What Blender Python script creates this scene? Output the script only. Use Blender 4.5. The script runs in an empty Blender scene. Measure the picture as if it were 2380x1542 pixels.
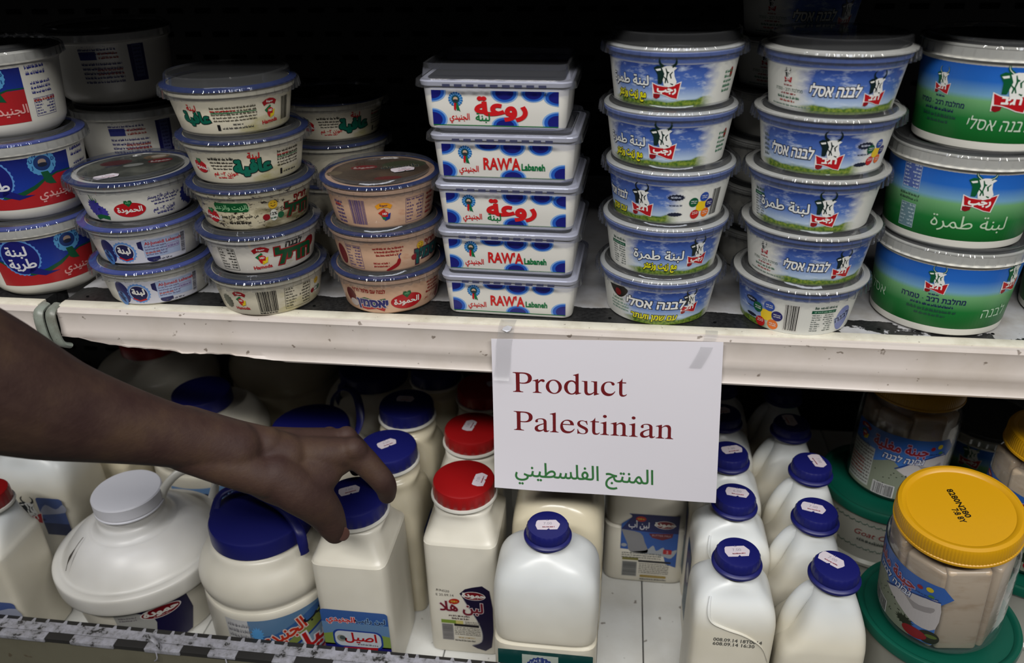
import bpy, bmesh, math, random, unicodedata
import numpy as np
from mathutils import Vector, Matrix, Euler
from mathutils.geometry import delaunay_2d_cdt, tessellate_polygon
random.seed(7)
SC = bpy.context.scene
COL = SC.collection
PI = math.pi
R_ = math.radians
def V(*a): return Vector(a)

# ---------------------------------------------------------------- camera, world, lights, exposure
cam = bpy.data.cameras.new('camera')
cam.sensor_width = 36.0
cam.lens = 1837.0 / 2380.0 * 36.0
cam.clip_start = 0.02
co = bpy.data.objects.new('camera', cam); COL.objects.link(co)
_p, _y, _r = R_(27.96), R_(7.98), R_(-1.23)
_F = Vector((-math.sin(_y)*math.cos(_p), math.cos(_y)*math.cos(_p), -math.sin(_p)))
_R = Vector((math.cos(_y), math.sin(_y), 0)); _U = _R.cross(_F)
_R2 = _R*math.cos(_r) + _U*math.sin(_r); _U2 = -_R*math.sin(_r) + _U*math.cos(_r)
_M = Matrix((_R2, _U2, -_F)).transposed().to_4x4()
_M.translation = Vector((0.0864, -0.6149, 0.3233))
co.matrix_world = _M
cam.dof.use_dof = True
cam.dof.focus_distance = 0.71
cam.dof.aperture_fstop = 5.6
SC.camera = co

world = bpy.data.worlds.new('world'); SC.world = world; world.use_nodes = True
bg = world.node_tree.nodes['Background']
bg.inputs[0].default_value = (0.80, 0.84, 1.0, 1); bg.inputs[1].default_value = 0.012

def area(name, loc, target, sx, sy, power, color):
    l = bpy.data.lights.new(name, 'AREA'); l.shape = 'RECTANGLE'; l.size = sx; l.size_y = sy
    l.energy = power; l.color = color
    o = bpy.data.objects.new(name, l); COL.objects.link(o); o.location = loc
    d = Vector(target) - Vector(loc)
    o.rotation_euler = d.to_track_quat('-Z', 'Y').to_euler()
    return o
# rows of fluorescent ceiling tubes over the aisle
area('aisle_light', (-0.35, -1.42, 1.62), (0.0, 0.0, -0.1), 1.5, 0.14, 50, (1.0, 0.98, 0.95))
area('aisle_light', (1.15, -1.42, 1.62), (0.2, 0.0, -0.1), 1.3, 0.14, 37, (1.0, 0.98, 0.95))
area('aisle_light', (0.1, -0.75, 2.3), (0.1, -0.1, 0.0), 2.4, 0.2, 13, (0.86, 0.90, 1.0))
SC.view_settings.view_transform = 'Standard'
SC.view_settings.look = 'None'
SC.view_settings.gamma = 1.0
SC.view_settings.use_curve_mapping = False
SC.view_settings.exposure = -0.12

# ---------------------------------------------------------------- materials
_mc = {}
ALB = 0.68     # every surface a little less reflective, the lamps that much stronger: deeper shade between the bottles
def s2l(c): return tuple((x/12.92 if x <= 0.04045 else ((x+0.055)/1.055)**2.4)*ALB for x in c)
def lin(c): return tuple((x/12.92 if x <= 0.04045 else ((x+0.055)/1.055)**2.4) for x in c)
def mat(name, color, rough=0.45, spec=0.5, sss=0.0, srgb=True, metal=0.0, coat=0.0):
    key = (name, color, rough, spec)
    if key in _mc: return _mc[key]
    m = bpy.data.materials.new(name); m.use_nodes = True
    b = m.node_tree.nodes['Principled BSDF']
    c = s2l(color) if srgb else color
    b.inputs['Base Color'].default_value = (*c, 1)
    b.inputs['Roughness'].default_value = rough
    b.inputs['Specular IOR Level'].default_value = spec
    b.inputs['Metallic'].default_value = metal
    b.inputs['Coat Weight'].default_value = coat
    if sss:
        b.inputs['Subsurface Weight'].default_value = sss
        b.inputs['Subsurface Radius'].default_value = (0.01, 0.008, 0.006)
        b.inputs['Subsurface Scale'].default_value = 1.0
    m.diffuse_color = (*c, 1)
    _mc[key] = m
    return m
def nodes(m): return m.node_tree.nodes, m.node_tree.links, m.node_tree.nodes['Principled BSDF']
def ramp(nt, stops, interp='LINEAR'):
    r = nt.nodes.new('ShaderNodeValToRGB'); cr = r.color_ramp; cr.interpolation = interp
    while len(cr.elements) < len(stops): cr.elements.new(0.5)
    for e, (p, c) in zip(cr.elements, stops):
        e.position = p; e.color = (*(s2l(c) if not (max(c) == min(c) and c[0] in (0, 1)) else c), 1)
    return r
def tex_coord(nt, kind='Object', scale=(1, 1, 1), loc=(0, 0, 0)):
    tc = nt.nodes.new('ShaderNodeTexCoord'); mp = nt.nodes.new('ShaderNodeMapping')
    mp.inputs['Scale'].default_value = scale; mp.inputs['Location'].default_value = loc
    nt.links.new(tc.outputs[kind], mp.inputs[0]); return mp
def noise(nt, co_, scale, detail=3.0, rough=0.55):
    n = nt.nodes.new('ShaderNodeTexNoise'); n.inputs['Scale'].default_value = scale
    n.inputs['Detail'].default_value = detail; n.inputs['Roughness'].default_value = rough
    nt.links.new(co_.outputs[0], n.inputs['Vector']); return n
def mix(nt, a, b, fac, mode='MIX'):
    x = nt.nodes.new('ShaderNodeMix'); x.data_type = 'RGBA'; x.blend_type = mode
    for k, v in ((6, a), (7, b), (0, fac)):
        if hasattr(v, 'node'): nt.links.new(v, x.inputs[k])
        elif isinstance(v, (int, float)): x.inputs[k].default_value = v
        else: x.inputs[k].default_value = (*s2l(v), 1)
    return x.outputs[2]
def bump(nt, b, h, strength, dist):
    bp = nt.nodes.new('ShaderNodeBump'); bp.inputs['Strength'].default_value = strength
    bp.inputs['Distance'].default_value = dist
    nt.links.new(h, bp.inputs['Height']); nt.links.new(bp.outputs[0], b.inputs['Normal'])

def worn_white(name, base, dirt, scale, amt, rough=0.4, fleck=(0.35, 0.28, 0.2)):
    m = mat(name, base, rough, 0.5); nt = m.node_tree; n, l, b = nodes(m)
    tc = tex_coord(nt, 'Object')
    a = noise(nt, tc, scale, 6, 0.65); r = ramp(nt, [(0.45, (0, 0, 0)), (0.75, (1, 1, 1))]); l.new(a.outputs[0], r.inputs[0])
    c1 = mix(nt, base, dirt, 0.0)
    mx = c1.node; mu = nt.nodes.new('ShaderNodeMath'); mu.operation = 'MULTIPLY'; mu.inputs[1].default_value = amt
    l.new(r.outputs[0], mu.inputs[0]); l.new(mu.outputs[0], mx.inputs[0])
    f = noise(nt, tc, scale*9, 2, 0.5); r2 = ramp(nt, [(0.70, (0, 0, 0)), (0.74, (1, 1, 1))]); l.new(f.outputs[0], r2.inputs[0])
    mu2 = nt.nodes.new('ShaderNodeMath'); mu2.operation = 'MULTIPLY'; mu2.inputs[1].default_value = 0.7
    l.new(r2.outputs[0], mu2.inputs[0])
    c2 = mix(nt, c1, fleck, mu2.outputs[0]); l.new(c2, b.inputs['Base Color'])
    bump(nt, b, a.outputs[0], 0.08, 0.002)
    return m
M_rail = worn_white('rail_paint', (0.85, 0.81, 0.78), (0.66, 0.60, 0.50), 14, 0.30)
M_lip = worn_white('lip_paint', (0.93, 0.91, 0.84), (0.60, 0.55, 0.42), 30, 0.45)
M_deck = worn_white('deck_paint', (0.90, 0.90, 0.88), (0.70, 0.66, 0.58), 10, 0.35)
M_olive = worn_white('fascia_paint', (0.47, 0.455, 0.38), (0.36, 0.34, 0.27), 12, 0.6, 0.6)
M_black = mat('worn_black', (0.10, 0.10, 0.105), 0.55, 0.4)
M_back = mat('dark_metal', (0.055, 0.05, 0.055), 0.55, 0.3)
M_hole = mat('slot_dark', (0.0, 0.0, 0.0), 0.9, 0.1)
M_steel = worn_white('bracket_paint', (0.55, 0.58, 0.54), (0.30, 0.26, 0.2), 40, 0.7)
M_store = mat('store_floor_tile', (0.5, 0.5, 0.48), 0.5)

def shelf_top_mat():
    m = mat('peeling_shelf_paint', (0.78, 0.78, 0.78), 0.4); nt = m.node_tree; n, l, b = nodes(m)
    tc = tex_coord(nt, 'Object')
    a = noise(nt, tc, 22, 6, 0.6)
    sx = nt.nodes.new('ShaderNodeSeparateXYZ'); l.new(tc.outputs[0], sx.inputs[0])
    # paint is worn through in a strip along the front edge, whole towards the right end
    mr = nt.nodes.new('ShaderNodeMapRange'); mr.inputs[1].default_value = 0.036; mr.inputs[2].default_value = 0.052
    mr.inputs[3].default_value = 0.42; mr.inputs[4].default_value = -0.30; l.new(sx.outputs[1], mr.inputs[0])
    mx = nt.nodes.new('ShaderNodeMapRange'); mx.inputs[1].default_value = 0.17; mx.inputs[2].default_value = 0.27
    mx.inputs[3].default_value = 0.0; mx.inputs[4].default_value = -0.32; l.new(sx.outputs[0], mx.inputs[0])
    s = nt.nodes.new('ShaderNodeMath'); s.operation = 'ADD'; l.new(a.outputs[0], s.inputs[0]); l.new(mr.outputs[0], s.inputs[1])
    s2 = nt.nodes.new('ShaderNodeMath'); s2.operation = 'ADD'; l.new(s.outputs[0], s2.inputs[0]); l.new(mx.outputs[0], s2.inputs[1])
    r = ramp(nt, [(0.585, (0, 0, 0)), (0.60, (1, 1, 1))]); l.new(s2.outputs[0], r.inputs[0])
    fn = noise(nt, tc, 300, 2); r3 = ramp(nt, [(0.3, (0.09, 0.09, 0.095)), (0.8, (0.19, 0.19, 0.19))]); l.new(fn.outputs[0], r3.inputs[0])
    d = noise(nt, tc, 30, 5); r4 = ramp(nt, [(0.4, (0.76, 0.76, 0.77)), (0.75, (0.62, 0.60, 0.57))]); l.new(d.outputs[0], r4.inputs[0])
    c = mix(nt, r4.outputs[0], r3.outputs[0], r.outputs[0]); l.new(c, b.inputs['Base Color'])
    inv = nt.nodes.new('ShaderNodeMath'); inv.operation = 'SUBTRACT'; inv.inputs[0].default_value = 1; l.new(r.outputs[0], inv.inputs[1])
    bump(nt, b, inv.outputs[0], 0.4, 0.0006)
    return m
M_shelf = shelf_top_mat()

def milk_mat(name, fill, z0, z1, top=(0.93, 0.945, 0.945), body=(0.95, 0.925, 0.85), rough=0.32):
    """plastic bottle full to a line: clear bluish plastic above, cream milk behind it below"""
    m = mat(name, body, rough, 0.45, sss=0.12); nt = m.node_tree; n, l, b = nodes(m)
    tc = tex_coord(nt, 'Object'); sx = nt.nodes.new('ShaderNodeSeparateXYZ'); l.new(tc.outputs[0], sx.inputs[0])
    mr = nt.nodes.new('ShaderNodeMapRange'); mr.inputs[1].default_value = z0; mr.inputs[2].default_value = z1
    l.new(sx.outputs[2], mr.inputs[0])
    a = noise(nt, tc, 9, 3); rr = ramp(nt, [(0.3, (1, 1, 1)), (0.8, (0.999, 0.99, 0.97))]); l.new(a.outputs[0], rr.inputs[0])
    c = mix(nt, body, top, mr.outputs[0]); c = mix(nt, c, rr.outputs[0], 1.0, 'MULTIPLY')
    l.new(c, b.inputs['Base Color'])
    bump(nt, b, a.outputs[0], 0.12, 0.004)
    return m
M_milk = milk_mat('milk_bottle_plastic', 0, 0.13, 0.165)
M_milkM = milk_mat('milk_jug_plastic', 0, 0.09, 0.165)
M_yog = milk_mat('yogurt_plastic', 0, 0.17, 0.2, top=(0.96, 0.945, 0.90), body=(0.94, 0.92, 0.86))
M_cream = milk_mat('cream_plastic', 0, 0.17, 0.2, top=(0.94, 0.905, 0.81), body=(0.94, 0.90, 0.79), rough=0.22)
M_pail = milk_mat('pail_plastic', 0, 0.06, 0.12, top=(0.97, 0.965, 0.955), body=(0.93, 0.92, 0.88), rough=0.35)
M_neck = mat('white_neck', (0.88, 0.87, 0.83), 0.35)
def cap_mat(name, c, rough=0.42):
    m = mat(name, c, rough, 0.4); nt = m.node_tree; n, l, b = nodes(m)
    a = noise(nt, tex_coord(nt, 'Object'), 60, 4); bump(nt, b, a.outputs[0], 0.08, 0.0008); return m
M_blue = cap_mat('blue_cap', (0.085, 0.10, 0.40))
M_red = cap_mat('red_cap', (0.62, 0.07, 0.08), 0.36)
M_white = cap_mat('white_cap', (0.97, 0.97, 1.0), 0.4)
M_yellow = cap_mat('yellow_cap', (0.84, 0.62, 0.05), 0.38)
M_green = cap_mat('green_lid', (0.03, 0.34, 0.27), 0.4)
M_tub = mat('white_tub', (0.88, 0.87, 0.83), 0.32)
def two_tone(name, low, high, z):
    m = mat(name, low, 0.32); nt = m.node_tree; n, l, b = nodes(m)
    sx = nt.nodes.new('ShaderNodeSeparateXYZ'); l.new(tex_coord(nt, 'Object').outputs[0], sx.inputs[0])
    mr = ramp(nt, [((z-.001)*20, (0, 0, 0)), ((z+.001)*20, (1, 1, 1)), ((z+.0080)*20, (1, 1, 1)), ((z+.0092)*20, (0, 0, 0))]); m20 = nt.nodes.new('ShaderNodeMath'); m20.operation = 'MULTIPLY'; m20.inputs[1].default_value = 20; l.new(sx.outputs[2], m20.inputs[0]); l.new(m20.outputs[0], mr.inputs[0])
    a = noise(nt, tex_coord(nt, 'Object', (1, 1, 3)), 14, 4); r = ramp(nt, [(0.35, high), (0.7, tuple(min(1, c*1.35) for c in high))]); l.new(a.outputs[0], r.inputs[0])
    l.new(mix(nt, low, r.outputs[0], mr.outputs[0]), b.inputs['Base Color']); return m
M_tubsky = two_tone('sky_tub', (0.86, 0.86, 0.84), (0.34, 0.42, 0.66), 0.0335)
M_tubw = mat('clear_tub_cream', (0.87, 0.85, 0.80), 0.28)
M_bluerim = mat('blue_rim', (0.05, 0.17, 0.42), 0.45)
M_violetrim = mat('light_blue_rim', (0.28, 0.35, 0.68), 0.4)

def clear_mat(name, tint=(0.93, 0.94, 0.95), haze=0.10, rough=0.07, gl=1.0, bmp=0.35):
    m = bpy.data.materials.new(name); m.use_nodes = True; nt = m.node_tree; nt.nodes.clear()
    o = nt.nodes.new('ShaderNodeOutputMaterial')
    t = nt.nodes.new('ShaderNodeBsdfTransparent'); t.inputs[0].default_value = (*tint, 1)
    g = nt.nodes.new('ShaderNodeBsdfGlossy'); g.inputs['Roughness'].default_value = rough; g.inputs[0].default_value = (gl, gl, gl, 1)
    d = nt.nodes.new('ShaderNodeBsdfDiffuse'); d.inputs[0].default_value = (0.55, 0.56, 0.58, 1)
    f = nt.nodes.new('ShaderNodeFresnel'); ge = nt.nodes.new('ShaderNodeNewGeometry'); io = nt.nodes.new('ShaderNodeMapRange')
    io.inputs[3].default_value = 1.58; io.inputs[4].default_value = 1/1.58      # same sheet seen from either side
    nt.links.new(ge.outputs['Backfacing'], io.inputs[0]); nt.links.new(io.outputs[0], f.inputs['IOR'])
    m1 = nt.nodes.new('ShaderNodeMixShader'); m1.inputs[0].default_value = haze
    m2 = nt.nodes.new('ShaderNodeMixShader')
    tc = tex_coord(nt, 'Object'); a = noise(nt, tc, 55, 3)
    bp = nt.nodes.new('ShaderNodeBump'); bp.inputs['Strength'].default_value = bmp; bp.inputs['Distance'].default_value = 0.002
    nt.links.new(a.outputs[0], bp.inputs['Height']); nt.links.new(bp.outputs[0], g.inputs['Normal'])
    nt.links.new(t.outputs[0], m1.inputs[1]); nt.links.new(d.outputs[0], m1.inputs[2])
    nt.links.new(f.outputs[0], m2.inputs[0]); nt.links.new(m1.outputs[0], m2.inputs[1]); nt.links.new(g.outputs[0], m2.inputs[2])
    nt.links.new(m2.outputs[0], o.inputs[0])
    return m
M_clear = clear_mat('clear_lid_plastic', tint=(0.76, 0.77, 0.79), haze=0.025, bmp=0.12, rough=0.035)
M_lidshade = mat('lid_shade', (0.30, 0.30, 0.29), 0.35)  # dark grey stands in for the shaded inside seen through clear lids
M_clearh = clear_mat('hazy_lid_plastic', haze=0.30)
M_tape = clear_mat('clear_tape', tint=(0.93, 0.93, 0.93), haze=0.10, rough=0.3, gl=0.35, bmp=0)
M_jar = clear_mat('clear_jar_plastic', haze=0.05, rough=0.06)

# ---------------------------------------------------------------- object helpers
def link(name, data, parent=None, loc=(0, 0, 0), rot=(0, 0, 0)):
    o = bpy.data.objects.new(name, data); COL.objects.link(o); o.parent = parent
    o.location = loc; o.rotation_euler = rot; return o
def tag(o, label=None, cat=None, group=None, kind=None):
    if label: o['label'] = label
    if cat: o['category'] = cat
    if group: o['group'] = group
    if kind: o['kind'] = kind
    return o
def thing(name, label, cat, loc, rotz=0.0, group=None, tilt=None):
    o = link(name, None, None, loc, (tilt[0], tilt[1], rotz) if tilt else (0, 0, rotz))
    o.empty_display_size = 0.02
    return tag(o, label, cat, group)
def obj(name, bm, m, parent=None, smooth=True, loc=(0, 0, 0), rot=(0, 0, 0), auto=None):
    me = bpy.data.meshes.new(name)
    bmesh.ops.recalc_face_normals(bm, faces=bm.faces)
    bm.to_mesh(me); bm.free()
    for mm in (m if isinstance(m, (list, tuple)) else [m]): me.materials.append(mm)
    if smooth:
        me.polygons.foreach_set('use_smooth', [True]*len(me.polygons))
        me.set_sharp_from_angle(angle=R_(auto if auto else 38))
    return link(name, me, parent, loc, rot)
def box(bm, x0, x1, y0, y1, z0, z1, bev=0.0, seg=2):
    r = bmesh.ops.create_cube(bm, size=1.0)
    vs = r['verts']
    bmesh.ops.scale(bm, vec=(x1-x0, y1-y0, z1-z0), verts=vs)
    bmesh.ops.translate(bm, vec=((x0+x1)/2, (y0+y1)/2, (z0+z1)/2), verts=vs)
    if bev:
        es = list({e for v in vs for e in v.link_edges})
        bmesh.ops.bevel(bm, geom=es, offset=bev, segments=seg, affect='EDGES', profile=0.5)
def loft(bm, rings, cap0=True, cap1=True):
    prev = None; first = None
    for r in rings:
        cur = [bm.verts.new(p) for p in r]
        if prev:
            n = len(cur)
            for i in range(n):
                bm.faces.new((prev[i], prev[(i+1) % n], cur[(i+1) % n], cur[i]))
        else: first = cur
        prev = cur
    if cap0: bm.faces.new(list(reversed(first)))
    if cap1: bm.faces.new(prev)
def ring(z, hw, hd, e=2.0, cx=0.0, cy=0.0, n=64):
    out = []
    for i in range(n):
        t = 2*PI*(i+0.5)/n
        c, s = math.cos(t), math.sin(t)
        # directions stretched with the box so corners are sampled evenly
        r = (abs(c)**e + abs(s)**e)**(-1.0/e)
        out.append(Vector((cx + hw*c*r, cy + hd*s*r, z)))
    return out
def lathe(bm, prof, n=64, cap0=True, cap1=True, rib=None):
    rings = []
    for k, (r, z) in enumerate(prof):
        rg = []
        for i in range(n):
            t = 2*PI*i/n
            rr = r
            if rib and k in rib: rr = r + rib[k]*(1 if i % 4 < 2 else -1)
            rg.append(Vector((rr*math.cos(t), rr*math.sin(t), z)))
        rings.append(rg)
    loft(bm, rings, cap0, cap1)
def smooth_prof(pts, sub=4):
    """Catmull-Rom through (value..., ) tuples"""
    out = []
    P = [pts[0]] + list(pts) + [pts[-1]]
    for i in range(1, len(P)-2):
        for k in range(sub):
            t = k/sub
            out.append(tuple(0.5*((2*b)+(-a+c)*t+(2*a-5*b+4*c-d)*t*t+(-a+3*b-3*c+d)*t*t*t)
                             for a, b, c, d in zip(P[i-1], P[i], P[i+1], P[i+2])))
    out.append(tuple(pts[-1])); return out
def tube(bm, pts, rad, n=12, flat=1.0, up=Vector((0, 0, 1)), caps=True):
    rings = []
    for i, p in enumerate(pts):
        a = pts[max(i-1, 0)]; c = pts[min(i+1, len(pts)-1)]
        d = (Vector(c)-Vector(a)).normalized()
        s = d.cross(up)
        if s.length < 1e-4: s = d.cross(Vector((0, 1, 0)))
        s.normalize(); u = s.cross(d).normalized()
        r = rad[i] if isinstance(rad, (list, tuple)) else rad
        rings.append([Vector(p)+s*(math.cos(2*PI*k/n)*r*flat)+u*(math.sin(2*PI*k/n)*r) for k in range(n)])
    loft(bm, rings, caps, caps)
def bez(pts, n=8):
    return [Vector(p) for p in smooth_prof([tuple(q) for q in pts], n)]

# ---------------------------------------------------------------- text outlines and flat print
_AR = {}
for _c in range(0xFE70, 0xFEFD):
    _d = unicodedata.decomposition(chr(_c)).split()
    if _d: _AR[(_d[0][1:-1], ''.join(chr(int(x, 16)) for x in _d[1:]))] = chr(_c)
def shape_ar(s):
    out = []; i = 0; prev = False
    while i < len(s):
        st = s[i]
        if st == '\u0644' and i+1 < len(s) and ('isolated', st+s[i+1]) in _AR: st += s[i+1]
        nx = s[i+len(st)] if i+len(st) < len(s) else ''
        if ('final', st) not in _AR: out.append(_AR.get(('isolated', st), st)); prev = False; i += len(st); continue
        fwd = ('initial', st) in _AR and len(st) == 1 and bool(nx) and ('final', nx) in _AR
        out.append(_AR.get(({(0, 0): 'isolated', (0, 1): 'initial', (1, 0): 'final', (1, 1): 'medial'}[(int(prev), int(fwd))], st), st))
        prev = fwd; i += len(st)
    return ''.join(reversed(out))
def rtl(s):
    if any('\u0600' <= c <= '\u06ff' for c in s): return shape_ar(s)
    if any('\u0590' <= c <= '\u05ff' for c in s):
        return s[::-1]
    return s
def fill_loops(loops):
    """even simple or overlapping closed outlines -> (verts, tris) by non-zero winding"""
    vs = []; es = []
    for lp in loops:
        b = len(vs); n = len(lp)
        if n < 3: continue
        vs += [Vector((p[0], p[1])) for p in lp]
        es += [(b+i, b+(i+1) % n) for i in range(n)]
    if not vs: return [], []
    rv, re, rf, *_ = delaunay_2d_cdt(vs, es, [], 0, 1e-6)
    if not rf: return [], []
    cen = np.array([[sum(rv[i][0] for i in f)/3, sum(rv[i][1] for i in f)/3] for f in rf])
    w = np.zeros(len(cen))
    A = np.array([vs[a][:] for a, b in es]); B = np.array([vs[b][:] for a, b in es])
    for (ax, ay), (bx, by) in zip(A, B):
        up = (ay <= cen[:, 1]) & (by > cen[:, 1]); dn = (ay > cen[:, 1]) & (by <= cen[:, 1])
        cr = (bx-ax)*(cen[:, 1]-ay) - (cen[:, 0]-ax)*(by-ay)
        w += (up & (cr > 0)).astype(float) - (dn & (cr < 0)).astype(float)
    return [(v[0], v[1]) for v in rv], [tuple(f) for f, k in zip(rf, w) if abs(k) > 0.5]
_tc = {}
def text_geo(s, bold=0.0, res=2):
    key = (s, bold, res)
    if key in _tc: return _tc[key]
    c = bpy.data.curves.new('t', 'FONT'); c.body = rtl(s); c.size = 1; c.resolution_u = res
    c.offset = 0; c.fill_mode = 'NONE'
    o = bpy.data.objects.new('t', c); COL.objects.link(o)
    dg = bpy.context.evaluated_depsgraph_get()
    me = bpy.data.meshes.new_from_object(o.evaluated_get(dg))
    nxt = {}
    for e in me.edges: nxt.setdefault(e.vertices[0], e.vertices[1])
    loops = []; seen = set()
    for s0 in list(nxt):
        if s0 in seen: continue
        lp = []; k = s0
        while k in nxt and k not in seen:
            seen.add(k); lp.append(me.vertices[k].co.xy.copy()); k = nxt[k]
        loops.append(lp)
    global TSIGN
    TSIGN = tri_sign(loops)
    if bold:
        # outward offset of every outline
        nl = []
        for lp in loops:
            q = [p for i, p in enumerate(lp) if (p-lp[i-1]).length > 1e-4]
            n = len(q); o2 = []
            if n < 3: continue
            for i in range(n):
                d1 = (q[i]-q[i-1]).normalized(); d2 = (q[(i+1) % n]-q[i]).normalized()
                nn = Vector((-(d1.y+d2.y), d1.x+d2.x))
                if nn.length < 0.3: o2.append(q[i]+Vector((-d1.y, d1.x))*bold*TSIGN); continue
                nn.normalize(); k = max(0.5, nn.dot(Vector((-d1.y, d1.x))))
                o2.append(q[i] + nn*(bold/k)*TSIGN)
            nl.append(o2)
        loops = nl
    v, f = fill_loops(loops)
    bpy.data.objects.remove(o); bpy.data.curves.remove(c); bpy.data.meshes.remove(me)
    used = {i for t in f for i in t}
    xs = [v[i][0] for i in used] or [0]; ys = [v[i][1] for i in used] or [0]
    _tc[key] = (v, f, min(xs), max(xs), min(ys), max(ys)); return _tc[key]
TSIGN = 1.0
def tri_sign(loops):
    a = 0
    for lp in loops:
        for i in range(len(lp)): a += lp[i-1][0]*lp[i][1]-lp[i][0]*lp[i-1][1]
    return 1.0 if a < 0 else -1.0
_pm = {}
def ink(c):
    if not isinstance(c, tuple): return c
    if c not in _pm: _pm[c] = mat('print_ink', c, 0.36, 0.45)
    return _pm[c]
WHITE = (0.90, 0.89, 0.86); RED = (0.76, 0.09, 0.11); NAVY = (0.10, 0.10, 0.38); BLACK = (0.06, 0.06, 0.06)
GREEN = (0.05, 0.45, 0.25); GREY = (0.45, 0.45, 0.46); DKRED = (0.60, 0.09, 0.11); YEL = (0.95, 0.85, 0.10)
SKYB = (0.30, 0.52, 0.78)
class Decal:
    """flat print on a surface; millimetres, u to the right, v up"""
    LAY = 0.00007
    def __init__(s): s.it = []
    def tris(s, v, f, c, lay): s.it.append((v, f, ink(c), lay))
    def poly(s, pts, c, lay=1):
        n = len(pts)
        if n < 3: return
        v, f = fill_loops([pts]); s.tris(v, f, c, lay)
    def holed(s, loops, c, lay=1): v, f = fill_loops(loops); s.tris(v, f, c, lay)
    def rect(s, x0, x1, y0, y1, c, lay=1, r=0):
        if r:
            p = []
            for cx, cy, a in ((x1-r, y0+r, -90), (x1-r, y1-r, 0), (x0+r, y1-r, 90), (x0+r, y0+r, 180)):
                p += [(cx+r*math.cos(R_(a+k*22.5)), cy+r*math.sin(R_(a+k*22.5))) for k in range(5)]
            s.poly(p, c, lay)
        else: s.tris([(x0, y0), (x1, y0), (x1, y1), (x0, y1)], [(0, 1, 2, 3)], c, lay)
    def ell(s, cx, cy, rx, ry, c, lay=1, n=28, rot=0, wob=0):
        a = R_(rot); p = []
        for k in range(n):
            t = 2*PI*k/n; q = 1+wob*(1 if k % 2 else -1)
            x, y = rx*q*math.cos(t), ry*q*math.sin(t)
            p.append((cx+x*math.cos(a)-y*math.sin(a), cy+x*math.sin(a)+y*math.cos(a)))
        s.poly(p, c, lay)
    def stroke(s, pts, w, c, lay=2):
        pts = [Vector(p) for p in pts]; L = []; Rr = []
        for i, p in enumerate(pts):
            d = (pts[min(i+1, len(pts)-1)]-pts[max(i-1, 0)]).normalized()
            ww = (w[i] if isinstance(w, (list, tuple)) else w)/2
            nn = Vector((-d.y, d.x)); L.append(p+nn*ww); Rr.append(p-nn*ww)
        v = [(p.x, p.y) for p in L]+[(p.x, p.y) for p in Rr]; n = len(pts)
        s.tris(v, [(i, i+1, n+i+1, n+i) for i in range(n-1)], c, lay)
    def text(s, t, x, y, h, c, lay=3, bold=0.0, al='c', shear=0.0, wide=1.0, rot=0, out=None, outw=0.06, w=None):
        """h = em size in mm; y = baseline"""
        def put(b, cc, la):
            v, f, x0, x1, y0, y1 = text_geo(t, b)
            _, _, X0, X1, Y0, Y1 = text_geo(t, bold)
            k = h
            kx = h*wide
            if w: kx = w/max(X1-X0, 1e-6)
            ox = {'c': -(X0+X1)/2, 'l': -X0, 'r': -X1}[al]
            ca, sa = math.cos(R_(rot)), math.sin(R_(rot)); q = []
            for p in v:
                a, bb = (p[0]+ox)*kx + shear*p[1]*k, p[1]*k
                q.append((x+a*ca-bb*sa, y+a*sa+bb*ca))
            s.tris(q, f, cc, la)
        if out: put(bold+outw, out, lay-1)
        put(bold, c, lay)
    def words(s, x0, x1, y0, y1, rows, c, lay=2, seed=1, cen=False, th=0.5):
        """rows of print too small to read: word-long strokes with ascenders"""
        rnd = random.Random(seed); dy = (y1-y0)/rows
        for r in range(rows):
            yb = y1-(r+0.75)*dy; x = x0; xe = x1 if not cen else x1-abs(rnd.uniform(0, .25))*(x1-x0)
            if cen: x = x0+(x1-xe)/2; xe = x1-(x1-xe)/2
            while x < xe:
                ww = min(rnd.uniform(1.2, 3.6), xe-x)
                k = x
                while k < x+ww:
                    hh = dy*rnd.uniform(0.28, 0.62)
                    s.rect(k, k+0.42, yb-(dy*0.12 if rnd.random() < .2 else 0), yb+hh, c, lay); k += rnd.uniform(.55, .85)
                s.rect(x, x+ww, yb, yb+dy*th*0.38, c, lay)
                x += ww+rnd.uniform(.6, 1.0)
    def barcode(s, x0, x1, y0, y1, c=BLACK, lay=2, bgc=None, seed=3, vert=False):
        rnd = random.Random(seed)
        if bgc: s.rect(x0-.8, x1+.8, y0-.8, y1+.8, bgc, lay-1)
        if vert:
            y = y0
            while y < y1: w = rnd.choice((.25, .25, .5, .75)); s.rect(x0, x1, y, min(y+w, y1), c, lay); y += w+rnd.choice((.25, .3, .5))
        else:
            x = x0
            while x < x1: w = rnd.choice((.28, .28, .5, .8)); s.rect(x, min(x+w, x1), y0, y1, c, lay); x += w+rnd.choice((.28, .35, .55))
    def table(s, x0, x1, y0, y1, rows, c, lay=2, seed=5, frame=True):
        if frame:
            t = .3
            for a in ((x0, x1, y0, y0+t), (x0, x1, y1-t, y1), (x0, x0+t, y0, y1), (x1-t, x1, y0, y1)): s.rect(*a, c, lay)
        rnd = random.Random(seed); dy = (y1-y0)/(rows+.5)
        for r in range(rows):
            y = y1-(r+1)*dy
            s.words(x0+1, x0+(x1-x0)*rnd.uniform(.25, .45), y, y+dy*.9, 1, c, lay, seed+r)
            s.words(x1-(x1-x0)*rnd.uniform(.3, .5), x1-1, y, y+dy*.9, 1, c, lay, seed+r+50)
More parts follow.
